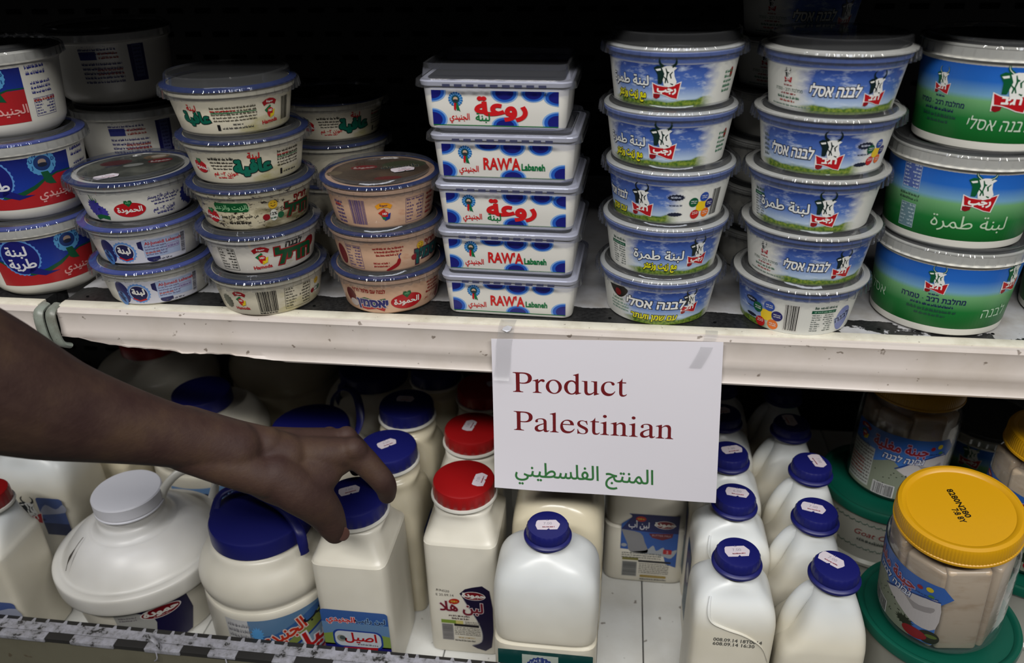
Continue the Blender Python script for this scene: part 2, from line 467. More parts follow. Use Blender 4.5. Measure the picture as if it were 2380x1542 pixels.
    def build(s, name, parent, surf, step=3.0, uvo=(0, 0), lay0=0.0):
        mats = []; bm = bmesh.new()
        lz = bm.verts.layers.float.new('l')
        for v, f, m, la in s.it:
            if m not in mats: mats.append(m)
            mi = mats.index(m); bv = []
            for p in v:
                q = bm.verts.new((p[0], p[1], 0)); q[lz] = la; bv.append(q)
            for t in f:
                try: fc = bm.faces.new([bv[i] for i in t]); fc.material_index = mi
                except ValueError: pass
        bmesh.ops.delete(bm, geom=[v for v in bm.verts if not v.link_faces], context='VERTS')
        if step:
            us = [v.co.x for v in bm.verts]; x = math.ceil(min(us)/step)*step
            while x < max(us):
                bmesh.ops.bisect_plane(bm, geom=bm.verts[:]+bm.edges[:]+bm.faces[:], plane_co=(x, 0, 0), plane_no=(1, 0, 0), dist=1e-5)
                x += step
        uv = bm.loops.layers.uv.new('UVMap')
        for fc in bm.faces:
            if fc.normal.z < 0: fc.normal_flip()
            for lp in fc.loops: lp[uv].uv = ((lp.vert.co.x-uvo[0])/100, (lp.vert.co.y-uvo[1])/100)
        for v in bm.verts: v.co = surf(v.co.x/1000, v.co.y/1000, v[lz]*s.LAY+lay0)
        me = bpy.data.meshes.new(name); bm.to_mesh(me); bm.free()
        for m in mats: me.materials.append(m)
        return link(name, me, parent)

def cone_surf(R0, R1, h, phi=0.0):
    """cone of base radius R0, radius R1 at height h; u=0 faces -y turned by phi degrees"""
    Rm = (R0+R1)/2
    def f(u, v, o):
        t = u/Rm + R_(phi); r = R0+(R1-R0)*v/h+o+0.00012
        return Vector((r*math.sin(t), -r*math.cos(t), v))
    return f
def front_surf(d0, d1=None, h=1.0, x0=0.0, z0=0.0):
    d1 = d0 if d1 is None else d1
    return lambda u, v, o: Vector((x0+u, -(d0+(d1-d0)*v/h)-o-0.00012, z0+v))
def disc_surf(z, ang=0.0, cx=0, cy=0):
    c, s = math.cos(R_(ang)), math.sin(R_(ang))
    return lambda u, v, o: Vector((cx+u*c-v*s, cy+u*s+v*c, z+o+0.0001))

# ---- emblems
def cow(d, x, y, s, dark, txt, lay=4, hw=(0.93, 0.93, 0.91)):
    P = lambda pts: [(x+a*s, y+b*s) for a, b in pts]
    d.poly(P([(-.52, .46), (-.3, .37), (0, .34), (.3, .42), (.54, .52), (.44, -.14), (.2, -.10), (0, -.02), (-.2, .04), (-.40, .06), (-.36, -.1), (-.48, -.12)]), (0.93, .91, .9), lay)
    d.poly(P([(-.49, .42), (-.3, .34), (0, .31), (.3, .39), (.5, .47), (.41, -.11), (.2, -.07), (0, .01), (-.2, .07), (-.42, .09)]), (0.72, .07, .11), lay+1)
    d.poly(P([(-.46, .05), (-.2, .04), (-.22, -.07), (-.34, -.13), (-.46, -.09)]), (0.55, .05, .09), lay+1)
    d.poly(P([(-.46, .98), (-.34, 1.06), (-.16, 1.04), (-.02, 1.05), (-.08, .8), (-.16, .42), (-.3, .42), (-.32, .74)]), dark, lay+2)
    d.poly(P([(-.18, 1.0), (-.02, 1.06), (.16, 1.06), (.34, 1.0), (.24, .9), (.27, .7), (.36, .5), (.30, .36), (.08, .30), (-.08, .36), (-.13, .55), (-.08, .78)]), hw, lay+3)
    d.poly(P([(-.40, .93), (-.22, .97), (-.2, .9), (-.34, .87)]), hw, lay+3)
    for q in ([(-.04, .98), (.02, .8), (.0, .62), (.06, .46)], [(.2, .86), (.12, .76), (.16, .62)], [(.0, .86), (.08, .82)], [(.14, .44), (.24, .4)], [(-.12, .7), (-.02, .6), (-.04, .45)]):
        d.stroke(P(q), [.03*s, .055*s] + [.04*s]*(len(q)-2), dark, lay+4)
    for q in ([(-.12, 1.03), (-.24, 1.14), (-.26, 1.30), (-.17, 1.40)], [(.16, 1.03), (.28, 1.12), (.30, 1.28), (.22, 1.40)]):
        d.stroke(P(smooth_prof(q, 3)), [s*.09*(1-k/10)+.015*s for k in range(10)], dark, lay+3)
        if dark[1] > .3: d.stroke(P(smooth_prof(q, 3)), [s*.022*(1-k/10) for k in range(10)], hw, lay+4)
    if txt: d.text(txt, x+.02*s, y+.13*s, .34*s, (0.95, .94, .92), lay+3, bold=.05)
def hd_logo(d, x, y, s, lay=4, word=True, blue=False):
    P = lambda pts: [(x+a*s, y+b*s) for a, b in pts]
    d.poly(P([(-.55, .62), (-.3, .78), (0, .84), (.3, .78), (.55, .62), (.42, .36), (.2, .48), (-.2, .48), (-.42, .36)]), (.93, .62, .12) if blue else (.62, .06, .1), lay)
    d.text('حمودة', x, y+.58*s, .2*s, (.15, .12, .35) if blue else WHITE, lay+1, bold=.04)
    d.poly(P([(-.4, .1), (.02, .4), (.1, .3), (-.2, -.1)]), GREEN if not blue else (.75, .2, .1), lay+1)
    d.poly(P([(-.22, -.1), (.05, .1), (.1, -.42), (-.1, -.38)]), RED if not blue else GREEN, lay+1)
    d.poly(P([(.05, -.1), (.42, .08), (.34, -.35), (.0, -.5)]), (.9, .8, .15) if not blue else (.12, .2, .55), lay+1)
    d.poly(P([(-.2, .12), (.02, .24), (.26, .1), (.22, -.2), (-.14, -.2)]), (.75, .12, .12), lay+2)
    d.ell(x+.03*s, y+.02*s, .14*s, .13*s, (.7, .1, .12), lay+3, 14)
    d.text('HD', x+.03*s, y-.04*s, .2*s, WHITE, lay+4, bold=.05)
    if word: d.text('Hamoda', x, y-.78*s, .36*s, (.72, .05, .1), lay+3, bold=.03, rot=4)
def medal(d, x, y, s, lay=4):
    d.ell(x, y, .5*s, .5*s, (.13, .42, .70), lay, 32, wob=.05)
    for k in range(16):
        a = 2*PI*k/16; d.stroke([(x+.3*s*math.cos(a), y+.3*s*math.sin(a)), (x+.46*s*math.cos(a), y+.46*s*math.sin(a))], .05*s, (.50, .72, .88), lay+1)
    d.ell(x, y, .27*s, .27*s, (.10, .28, .30), lay+2, 20)
    d.ell(x, y+.02*s, .16*s, .15*s, (.78, .66, .55), lay+3, 12); d.ell(x, y-.08*s, .17*s, .08*s, (.2, .2, .22), lay+4, 12)
    d.poly([(x-.12*s, y-.22*s), (x+.06*s, y-.26*s), (x-.02*s, y-.8*s), (x-.14*s, y-.72*s)], (.75, .08, .12), lay+2)
    d.poly([(x-.02*s, y-.22*s), (x+.14*s, y-.24*s), (x+.3*s, y-.85*s), (x+.12*s, y-.74*s), (x+.06*s, y-.82*s)], (.05, .42, .24), lay+2)
def red_oval(d, x, y, rx, ry, txt='حمودة', lay=4, rot=0):
    d.ell(x, y, rx, ry, (.88, .85, .84), lay, 32, rot); d.ell(x, y, rx*.93, ry*.88, (.48, .05, .1), lay+1, 32, rot)
    d.text(txt, x, y-ry*.28, ry*1.35, WHITE, lay+2, bold=.05, wide=1.2, rot=rot)
    d.words(x-rx*.4, x+rx*.4, y-ry*.75, y-ry*.45, 1, (.85, .7, .7), lay+2, 3)
def tomato(d, x, y, rx, ry, txt, lay=4, rot=0):
    d.ell(x, y, rx, ry, (.70, .06, .10), lay, 32, rot)
    hx, hy = x, y+ry*.95
    d.poly([(hx, hy-ry*.55), (hx+ry*.5, hy), (hx+ry*.4, hy+ry*.35), (hx+ry*.1, hy+ry*.35), (hx, hy+ry*.2), (hx-ry*.1, hy+ry*.35), (hx-ry*.4, hy+ry*.35), (hx-ry*.5, hy)], (.04, .36, .18), lay+1)
    d.text('HD', hx, hy-ry*.1, ry*.38, (.5, .8, .6), lay+2)
    d.text(txt, x, y-ry*.3, ry*1.0, WHITE, lay+2, bold=.03, rot=rot)
def dots4(d, x, y, s, lay=4):
    d.ell(x, y, .34*s, .34*s, (.95, .80, .1), lay, 8, wob=.15)
    for a, c, t in ((150, (.05, .35, .22), ''), (75, (.15, .3, .65), ''), (10, (.13, .13, .42), ''), (-125, (.75, .12, .12), '250'), (-50, (.92, .45, .1), '')):
        px, py = x+.55*s*math.cos(R_(a)), y+.55*s*math.sin(R_(a))
        d.ell(px, py, .27*s, .27*s, c, lay+1, 18)
        if t: d.text(t, px, py-.0*s, .24*s, WHITE, lay+2)
        else: d.words(px-.16*s, px+.16*s, py-.1*s, py+.12*s, 2, (.85, .85, .85), lay+2, 5)
def sticker(parent, surf, ang=0, seed=0, price='7.00'):
    d = Decal(); rnd = random.Random(seed)
    d.poly([(-11, -.6), (-10, 4.4), (-8.6, 6.2), (-1.2, 6.4), (-.8, 5.2), (-.2, 7.2), (.4, 5.2), (1, 6.4), (7.6, 6.2), (11, .8), (10.4, -1.6), (8.2, -6.2), (1.4, -6.2), (.9, -4.6), (0, -5.2), (-1.2, -6.4), (-9.4, -6.0)], (.87, .83, .86), 1)
    d.words(-5, 6, -3.8, -1.4, 1, (.80, .42, .46), 2, seed); d.words(-5, 6, -3.9, -1.7, 1, (.85, .5, .54), 2, seed+9)
    d.text(price, 0, .2, 4.6, (.62, .6, .64), 2)
    return d

# ---- printed backgrounds (colour bands of the artwork itself)
def sky_mat(name, top, mid, low, grass, half=0.42, white=(0.90, 0.90, 0.87), v_g=0.085, streak=True):
    m = mat(name, mid, 0.34, 0.45); nt = m.node_tree; n, l, b = nodes(m)
    uv = nt.nodes.new('ShaderNodeUVMap'); uv.uv_map = 'UVMap'
    sx = nt.nodes.new('ShaderNodeSeparateXYZ'); l.new(uv.outputs[0], sx.inputs[0])
    r = ramp(nt, [(0.0, low), (0.22, low), (0.45, mid), (0.95, top)])
    mr = nt.nodes.new('ShaderNodeMapRange'); mr.inputs[2].default_value = 0.38; l.new(sx.outputs[1], mr.inputs[0]); l.new(mr.outputs[0], r.inputs[0])
    c = r.outputs[0]
    mp = nt.nodes.new('ShaderNodeMapping'); mp.inputs['Scale'].default_value = (5, 12, 1); mp.inputs['Rotation'].default_value = (0, 0, -0.6); l.new(uv.outputs[0], mp.inputs[0])
    a = noise(nt, mp, 1.3, 5, 0.6); rr = ramp(nt, [(0.52, (0, 0, 0)), (0.72, (1, 1, 1))]); l.new(a.outputs[0], rr.inputs[0])
    c = mix(nt, c, (0.82, 0.87, 0.93), rr.outputs[0])
    # grass hill
    a2 = noise(nt, mp, 0.7, 2); ad = nt.nodes.new('ShaderNodeMath'); ad.operation = 'MULTIPLY_ADD'; ad.inputs[1].default_value = -0.10; l.new(a2.outputs[0], ad.inputs[0]); l.new(sx.outputs[1], ad.inputs[2])
    gr = ramp(nt, [(0.0, (1, 1, 1)), (0.5, (1, 1, 1)), (0.6, (0, 0, 0))])
    mg = nt.nodes.new('ShaderNodeMapRange'); mg.inputs[1].default_value = -0.07; mg.inputs[2].default_value = v_g; l.new(ad.outputs[0], mg.inputs[0]); l.new(mg.outputs[0], gr.inputs[0])
    gn = noise(nt, uv, 40, 3); gc = ramp(nt, [(0.35, grass), (0.7, (0.55, 0.62, 0.22))]); l.new(gn.outputs[0], gc.inputs[0])
    c = mix(nt, c, gc.outputs[0], gr.outputs[0])
    # fades out to the white side panel
    ab = nt.nodes.new('ShaderNodeMath'); ab.operation = 'ABSOLUTE'; l.new(sx.outputs[0], ab.inputs[0])
    ad2 = nt.nodes.new('ShaderNodeMath'); ad2.operation = 'MULTIPLY_ADD'; ad2.inputs[1].default_value = 0.16; l.new(a.outputs[0], ad2.inputs[0]); l.new(ab.outputs[0], ad2.inputs[2])
    fm = nt.nodes.new('ShaderNodeMapRange'); fm.inputs[1].default_value = half; fm.inputs[2].default_value = half+0.14; l.new(ad2.outputs[0], fm.inputs[0])
    c = mix(nt, c, white, fm.outputs[0]); l.new(c, b.inputs['Base Color'])
    return m
M_sky = sky_mat('sky_print', (0.15, 0.25, 0.58), (0.33, 0.47, 0.76), (0.70, 0.78, 0.88), (0.22, 0.38, 0.12))
def band_mat(name, stops):
    m = mat(name, (0.5, 0.5, 0.5), 0.34, 0.45); nt = m.node_tree; n, l, b = nodes(m)
    uv = nt.nodes.new('ShaderNodeUVMap'); uv.uv_map = 'UVMap'; sx = nt.nodes.new('ShaderNodeSeparateXYZ'); l.new(uv.outputs[0], sx.inputs[0])
    r = ramp(nt, stops); l.new(sx.outputs[1], r.inputs[0]); l.new(r.outputs[0], b.inputs['Base Color']); return m
M_meadow = band_mat('meadow_print', [(0.10, (0.05, 0.36, 0.13)), (0.24, (0.10, 0.46, 0.20)), (0.38, (0.45, 0.68, 0.46)), (0.42, (0.46, 0.66, 0.80)), (0.52, (0.15, 0.42, 0.78)), (0.72, (0.10, 0.36, 0.75))])
M_lblue = band_mat('blue_print', [(0.0, (0.13, 0.16, 0.52)), (0.3, (0.10, 0.22, 0.60)), (0.6, (0.08, 0.12, 0.42))])
def mottle(name, base, blot, th, scale, speck=None, extra=None):
    m = mat(name, base, 0.28, 0.5); nt = m.node_tree; n, l, b = nodes(m)
    tc = tex_coord(nt, 'Object', (1, 1, 2.2)); a = noise(nt, tc, scale, 6, 0.6)
    r = ramp(nt, [(th, (0, 0, 0)), (th+0.14, (1, 1, 1))]); l.new(a.outputs[0], r.inputs[0])
    c = mix(nt, base, blot, r.outputs[0])
    if speck:
        a2 = noise(nt, tc, scale*5, 8, 0.75); r2 = ramp(nt, [(speck[1], (0, 0, 0)), (speck[1]+0.03, (1, 1, 1))]); l.new(a2.outputs[0], r2.inputs[0])
        c = mix(nt, c, speck[0], r2.outputs[0])
    l.new(c, b.inputs['Base Color']); return m
M_oil = mottle('oil_labneh', (0.88, 0.85, 0.76), (0.74, 0.70, 0.42), 0.56, 16)
M_zaat = mottle('zaatar_labneh', (0.84, 0.80, 0.68), (0.42, 0.38, 0.20), 0.50, 20, ((0.14, 0.09, 0.05), 0.56))
M_zaat2 = mottle('zaatar_edge', (0.88, 0.86, 0.82), (0.60, 0.58, 0.36), 0.58, 22, ((0.25, 0.22, 0.10), 0.68))
M_peach = mottle('peach_labneh', (0.88, 0.72, 0.60), (0.80, 0.56, 0.42), 0.6, 30)
M_rawa = mottle('white_labneh', (0.90, 0.89, 0.86), (0.66, 0.66, 0.52), 0.66, 30)
# ================================================================ the setting and the shelving
ZL = -0.40            # lower deck
def build_structure():
    bm = bmesh.new(); box(bm, -1.6, 1.6, 0.47, 0.49, -1.15, 1.2)
    wb = obj('wall_back', bm, M_back, smooth=False); tag(wb, kind='structure')
    # rows of punched slots in the back panel
    bm = bmesh.new()
    for r in range(26):
        for k in range(64):
            x = -1.27 + k*0.04 + (0.02 if r % 2 else 0); z = -0.36 + r*0.03
            if -0.05 < z < 0.0: continue
            box(bm, x, x+0.022, 0.4685, 0.4702, z, z+0.006)
    tag(obj('slot', bm, M_hole, wb, smooth=False), kind='stuff')
    bm = bmesh.new(); box(bm, -3, 3, -3.5, 0.6, -1.17, -1.15)
    tag(obj('floor', bm, M_store, smooth=False), kind='structure')

def rail_profile():
    # cross-section of the price rail (y, z), front side first
    return [(0.003, 0.0), (-0.004, -0.001), (-0.0055, -0.004), (-0.0045, -0.0075), (-0.0048, -0.016), (-0.0055, -0.022),
            (-0.0068, -0.0255), (-0.0060, -0.030), (-0.0050, -0.036), (-0.0055, -0.0405), (-0.0078, -0.0435), (-0.0068, -0.0455), (-0.0035, -0.0452)]
def rail_mesh(x0, x1, edge=None, y=0.0, z=0.0, thick=0.0018):
    bm = bmesh.new(); P = rail_profile(); n = max(2, int((x1-x0)/0.006)); rows = []
    for i in range(n+1):
        x = x0+(x1-x0)*i/n; lim = edge(x) if edge else -1
        fr = [V(x, y+py, z+max(pz, lim)) for py, pz in P]
        bk = [V(x, y+py+thick+0.0004, z+max(pz, lim)) for py, pz in reversed(P)]
        rows.append([bm.verts.new(p) for p in fr+bk])
    m = len(rows[0])
    for a, b in zip(rows, rows[1:]):
        for k in range(m): bm.faces.new((a[k], b[k], b[(k+1) % m], a[(k+1) % m]))
    bm.faces.new(list(reversed(rows[0]))); bm.faces.new(rows[-1])
    bmesh.ops.remove_doubles(bm, verts=bm.verts, dist=1e-6)
    return bm
def broken(x):
    # lower edge of the rail is broken away towards its left end
    k = [(-0.437, -0.0285), (-0.42, -0.029), (-0.40, -0.0335), (-0.37, -0.037), (-0.325, -0.0385), (-0.313, -0.0415), (-0.305, -0.0405), (-0.27, -0.0395), (-0.25, -0.0415), (-0.215, -0.0448), (-0.2149, -0.06), (1, -0.06)]
    for (a, za), (b, zb) in zip(k, k[1:]):
        if x <= b: return za+(zb-za)*(x-a)/(b-a) + (0.0004*math.sin(x*700) if x < -0.215 else 0)
    return -1
def worn_tape(W):
    nt = W.node_tree; n, l, b = nodes(W); a = noise(nt, tex_coord(nt, 'Object'), 90, 5, .7)
    r = ramp(nt, [(0.40, (0.70, 0.70, 0.74)), (0.56, (0.58, 0.58, 0.60)), (0.62, (0.17, 0.165, 0.16))]); l.new(a.outputs[0], r.inputs[0]); l.new(r.outputs[0], b.inputs['Base Color'])
def build_shelves():
    t = thing('display_shelf', 'long white metal shelf with peeling paint under the stacks of tubs', 'shelf', (0, 0, 0))
    bm = bmesh.new(); box(bm, -0.437, 1.2, 0.0035, 0.455, -0.022, -0.0003)
    obj('shelf_board', bm, M_shelf, t, smooth=False)
    bm = bmesh.new(); box(bm, -0.437, 1.2, 0.0002, 0.0125, -0.004, 0.0004, 0.0006)
    obj('edge_lip', bm, M_lip, t)
    obj('price_rail', rail_mesh(-0.4365, 1.2, broken, 0, -0.0005), M_rail, t)
    bm = bmesh.new()
    for k in range(34): 
        x = -0.42+k*0.046
        lathe(bm, [(0.0016, 0.0002), (0.0011, 0.0005)], 8)
        bmesh.ops.translate(bm, vec=(x, 0.022, 0), verts=bm.verts[-16:])
    tag(obj('punched_hole', bm, M_hole, t), kind='stuff')
    for dx in (-0.4395, -0.452):
        bm = bmesh.new()
        tube(bm, bez([(dx, 0.004, -0.001), (dx, -0.008, -0.004), (dx+0.001, -0.012, -0.018), (dx+0.0022, -0.011, -0.034), (dx+0.006, -0.004, -0.041)], 5), 0.0052, 10, 0.55, up=V(1, 0, 0))
        if dx < -0.45: keep = bm
        else: obj('end_hook', bm, M_steel, t)
    t2 = thing('display_shelf', 'white metal shelf at the far left, ending at the bracket gap', 'shelf', (0, 0, 0))
    bm = bmesh.new(); box(bm, -1.3, -0.458, 0.0035, 0.455, -0.022, -0.0003); obj('shelf_board', bm, M_shelf, t2, smooth=False)
    bm = bmesh.new(); box(bm, -1.3, -0.4575, 0.0002, 0.0125, -0.004, 0.0004, 0.0006); obj('edge_lip', bm, M_lip, t2)
    obj('price_rail', rail_mesh(-1.3, -0.4565, None, 0, -0.0005), M_rail, t2)
    obj('end_hook', keep, M_steel, t2)
    # upright between the bays
    bm = bmesh.new(); box(bm, -0.4555, -0.440, 0.445, 0.469, -0.40, -0.024); 
    tag(obj('shelf_upright', bm, M_back, smooth=False), 'dark metal upright behind the gap between the two shelf rails', 'upright')
    # shelf above, only its front edge shows
    t3 = thing('display_shelf', 'shelf above the tubs, only its dim lower edge showing at top left', 'shelf', (0, 0, 0.3170))
    bm = bmesh.new(); box(bm, -1.3, 1.3, 0.0, 0.455, -0.02, 0.0); obj('shelf_board', bm, M_back, t3, smooth=False)
    obj('price_rail', rail_mesh(-1.3, 1.3, None, 0, 0), M_rail, t3)
    # lower deck of loose panels
    t4 = thing('bottom_deck', 'bottom shelf of grey-white panels under the milk bottles', 'shelf', (0, 0, ZL))
    xs = [-1.2, -0.92, -0.64, -0.36, -0.08, 0.1385, 0.42, 0.70, 0.98, 1.26]
    src = None
    for a, b in zip(xs, xs[1:]):
        bm = bmesh.new(); box(bm, a+0.0006, b-0.0006, -0.075, 0.455, -0.012, 0.0, 0.0012, 2); obj('deck_panel', bm, M_deck, t4)
    bm = bmesh.new(); box(bm, -1.3, 1.3, -0.07, 0.455, -0.05, -0.0135); obj('deck_frame', bm, M_back, t4, smooth=False)
    # front fascia and its taped top edge
    t5 = thing('front_guard', 'olive front guard board with a taped black and white top edge', 'guard', (0, -0.088, -0.333))
    bm = bmesh.new(); box(bm, -1.3, 1.3, -0.020, -0.008, -0.30, -0.004, 0.001); obj('guard_board', bm, M_olive, t5, smooth=False)
    bm = bmesh.new(); box(bm, -1.3, 1.3, -0.021, 0.004, -0.006, -0.0006, 0.0008)
    obj('edge_strip', bm, mat('worn_strip', (0.16, 0.155, 0.15), 0.5), t5)
    W = mat('white_tape', (0.66, 0.66, 0.70), 0.4); worn_tape(W); rnd = random.Random(4)
    # flat tape on top with toothed back edge: one ragged ribbon
    bm = bmesh.new(); x = -0.75; vs = []
    while x < 0.35:
        w = rnd.uniform(0.006, 0.016); yb = -0.001 + rnd.uniform(-.001, .001); yt = 0.0032
        vs += [(x, yb), (x+w, yb), (x+w+0.0006, yt), (x+w+0.003, yt), (x+w+0.0045, yb)]; x += w+0.005
    pr = None
    for (xx, yy) in vs:
        a = bm.verts.new((xx, -0.0125, -0.0003)); b = bm.verts.new((xx, yy, -0.0003))
        if pr: bm.faces.new((pr[0], a, b, pr[1]))
        pr = (a, b)
    obj('tape', bm, W, t5, smooth=False)
    x = -0.74; i = 0
    while x < 0.3:
        w = rnd.uniform(0.02, 0.055); bm = bmesh.new()
        box(bm, x, x+w, -0.0222, -0.0128, -0.0050 if rnd.random() < .8 else -0.003, -0.0001, 0.0004)
        obj('tape', bm, W, t5); x += w+rnd.uniform(0.008, 0.04)
    # loose curl of tape
    bm = bmesh.new()
    pts = bez([(-0.352, -0.020, -0.001), (-0.353, -0.021, 0.006), (-0.358, -0.020, 0.013), (-0.366, -0.018, 0.0155), (-0.371, -0.017, 0.013)], 5)
    tube(bm, pts, [0.0022]*(len(pts)-3)+[0.002, 0.0015, 0.0008], 8, 0.25, up=V(0, 1, 0)); obj('tape_curl', bm, W, t5)
    for sx in (-0.358, -0.283):
        bm = bmesh.new(); pts = bez([(sx, -0.0215, -0.003), (sx+0.001, -0.024, -0.010), (sx-0.004, -0.0225, -0.016)], 4)
        tube(bm, pts, 0.0007, 6); obj('tape_shred', bm, W, t5)

# ================================================================ tubs
def round_lid(R, parent, z, inner, clear=True, rim=None, film=None, tall=0.0, hazy=False, ribs=True):
    """clear snap-on lid: ribbed skirt, raised stacking ring, sunken middle"""
    bm = bmesh.new()
    k = tall
    prof = [(R-0.0006, -0.0080), (R+.0004, -0.0075), (R+0.0002, -0.001), (R-0.0008, 0.0006), (R-0.0030, 0.0012), (R-0.0042, 0.0020),
            (inner+0.0035, 0.0048), (inner+0.0015, 0.0050), (inner+0.0006, 0.0042), (inner, 0.0012), (inner-0.003, 0.0008), (inner*0.5, 0.0009), (0.001, 0.0009)]
    if k: prof = prof[:5] + [(R-0.0052, 0.0022), (R-0.0060, 0.0045+k), (R-0.0072, 0.0056+k), (R-0.0088, 0.0056+k), (R-0.0100, 0.0046+k), (inner*0.5, 0.0046+k), (0.001, 0.0046+k)]
    lathe(bm, prof, 176, cap0=False, rib=({0: 0.0010, 1: 0.0013, 2: 0.0006} if ribs else None))
    lid = obj('lid', bm, M_clearh if hazy else M_clear, parent, loc=(0, 0, z), auto=25)
    if rim:
        bm = bmesh.new(); lathe(bm, [(R-0.0012, -0.0012), (R-0.0012, 0.0000), (R-0.0030, 0.0005), (inner+0.004, 0.0005+k*.3)], 96, cap0=False, cap1=False)
        obj('rim_band', bm, rim, lid)
    if film: film(lid, inner-0.001, 0.0004)
    else:
        bm = bmesh.new(); lathe(bm, [(0.001, 0), (inner+.003, 0), (inner+.003, -.0003), (.001, -.0003)], 64); obj('lid_shade', bm, M_lidshade, lid, loc=(0, 0, 0.0005))  # added dark disc, shade under the lid put into its colour
    return lid
def tub_body(parent, Rb, Rt, h, m, rim_r=None, z0=0.0, foot=0.003, mat_name='body', collar=0.006):
    """tapering tub with a rolled foot and a collar under the lid"""
    bm = bmesh.new(); rr = rim_r or Rt+0.003
    hb = h-collar
    f = lambda z: Rb+(Rt-Rb)*(z/hb)
    prof = [(0.001, 0.0015), (Rb-0.006, 0.0012), (Rb-0.0045, 0.0), (Rb-0.0025, 0.0), (Rb-0.0006, 0.0012), (f(foot), foot), (f(hb*.5), hb*.5), (f(hb-0.002), hb-0.002),
            (Rt+0.0004, hb-0.0006), (Rt+0.0022, hb+0.0006), (Rt+0.0026, h-0.0030), (rr-0.0006, h-0.0024), (rr, h-0.0012), (rr-0.001, h), (rr-0.004, h+0.0002), (0.001, h+0.0002)]
    lathe(bm, prof, 96, cap0=True, cap1=True)
    return obj('tub', bm, m, parent, loc=(0, 0, z0)), f
def film_print(kind):
    def f(lid, r, z):
        d = Decal(); rr = r*1000
        if kind == 'mezze':
            d.ell(0, 0, rr, rr, mottle('lid_film_grey', (0.30, 0.31, 0.27), (0.50, 0.50, 0.44), 0.5, 30), 1, 60)
            d.ell(-12, 22, 14, 9, (.40, .12, .14), 2); d.ell(26, 10, 11, 7, DKRED, 3); d.text('حمودة', 26, 7.5, 7, WHITE, 4, bold=.05)
            d.ell(2, 6, 9, 5, (.70, .70, .67), 3); d.ell(24, 26, 12, 8, (.62, .5, .36), 2); d.ell(26, 27, 7, 5, (.85, .8, .72), 3)
            d.words(6, 20, 14, 26, 3, (.1, .2, .15), 3, 4); d.words(-22, -8, 8, 14, 2, (.12, .16, .45), 3, 6)
        else:
            d.ell(0, 0, rr, rr, mottle('lid_film_brown', (0.36, 0.28, 0.20), (0.46, 0.36, 0.26), 0.5, 30), 1, 60)
            d.ell(-14, 12, 12, 7, DKRED, 3); d.ell(-14, 12, 11, 6.2, (.7, .6, .55), 2); d.text('حمودة', -14, 9.5, 7.5, (.85, .75, .7), 4, bold=.05)
            d.ell(22, 14, 20, 13, (.30, .33, .20), 2); d.text('ياسمين', 18, 6, 11, (.16, .26, .24), 4, bold=.03, out=(.65, .6, .5), outw=.05)
            d.ell(6, -25, 12, 5, (.50, .15, .12), 3); d.words(-6, 10, 2, 8, 2, (.2, .15, .1), 3, 4); d.ell(-40, 0, 7, 6, (.5, .42, .30), 3)
        d.build('lid_print', lid, disc_surf(z), step=0)
    return f
def price_tag(parent, z, u, v, ang, seed=1, sc=1.0):
    sticker(parent, None, 0, seed).build('price_sticker', parent, disc_surf(z, ang, u, v), step=0)

def face_cam(pos):      # the stocker turned the prints towards the middle of the aisle
    return -math.degrees(math.atan2(pos[0]-.086, pos[1]+.615))
def small_tub(name, label, pos, rot, group, skin, decal=None, R=0.0570, Rb=0.0445, Rt=0.0510, h=0.0375, rim=M_bluerim, film=None, tall=0.0, hazy=False, tilt=None, tagpos=None, dz=0.0):
    rot += face_cam(pos)
    t = thing(name, label, 'tub', pos, R_(rot), group, tilt)
    b, f = tub_body(t, Rb, Rt, h, skin, R-0.0030)
    if decal:
        d = Decal(); decal(d); d.build('print', b, cone_surf(Rb, Rt, h-0.006), uvo=getattr(d, 'uvo', (0, 0)))
    lid = round_lid(R, t, h+0.0006, Rb+0.0015, rim=rim, film=film_print(film) if film else None, tall=tall, hazy=hazy)
    if tagpos: price_tag(lid, 0.0016+tall, *tagpos)
    return t

# ---- prints on the tubs
def p_hamoda_side(d):      # top of the stack
    d.text('لبنة', -35, 21.5, 6.5, RED, 4, bold=.02, rot=-2); d.text('عافية', -33, 11.5, 12, (.02, .36, .28), 4, bold=.05, out=(.05, .1, .1), outw=.05)
    d.words(-19, 17, 17, 25, 3, (.25, .23, .18), 3, 2); d.words(-19, 0, 20.2, 22.2, 1, RED, 4, 2); d.rect(-19, 17, 19.2, 19.8, GREEN, 4); d.words(-18, 17, 12, 17, 2, (.25, .23, .18), 3, 3)
    d.words(-12, 14, 5.5, 8, 1, (.2, .2, .2), 3, 4); d.rect(-16, -13.6, 5, 10, BLACK, 3); d.words(-3, 5, 8.5, 11, 1, (.2, .2, .2), 3, 5)
    hd_logo(d, 29, 17, 12.5); d.barcode(42, 52, 7, 26, BLACK, 3)
def p_hamoda_mid(d):
    tomato(d, -44, 16, 7.5, 5.5, 'الحمودة', rot=-10)
    d.words(-34, -11, 22, 26, 1, BLACK, 3, 3, True); d.words(-33, -12, 14, 22, 3, (.18, .16, .14), 3, 8, True); d.text('الوزن ٢٠٠ غم', -21, 9.5, 4.5, RED, 3, bold=.03); d.words(-28, -15, 6, 9, 1, RED, 3, 9)
    d.text('لبنة', 4, 23, 7, RED, 4, bold=.03, rot=-4); d.text('عافية', 3, 11.5, 14.5, (.02, .40, .32), 5, bold=.06, out=(.05, .1, .1), outw=.05)
    d.words(24, 48, 17, 27, 3, (.25, .23, .18), 3, 2); d.words(24, 36, 21.5, 24, 1, RED, 4, 2); d.rect(24, 48, 20, 20.6, GREEN, 4); d.words(24, 48, 12, 17, 2, (.25, .23, .18), 3, 3)
    d.words(30, 46, 5.5, 8, 1, (.2, .2, .2), 3, 4); d.rect(26.5, 28.6, 5, 10, BLACK, 3)
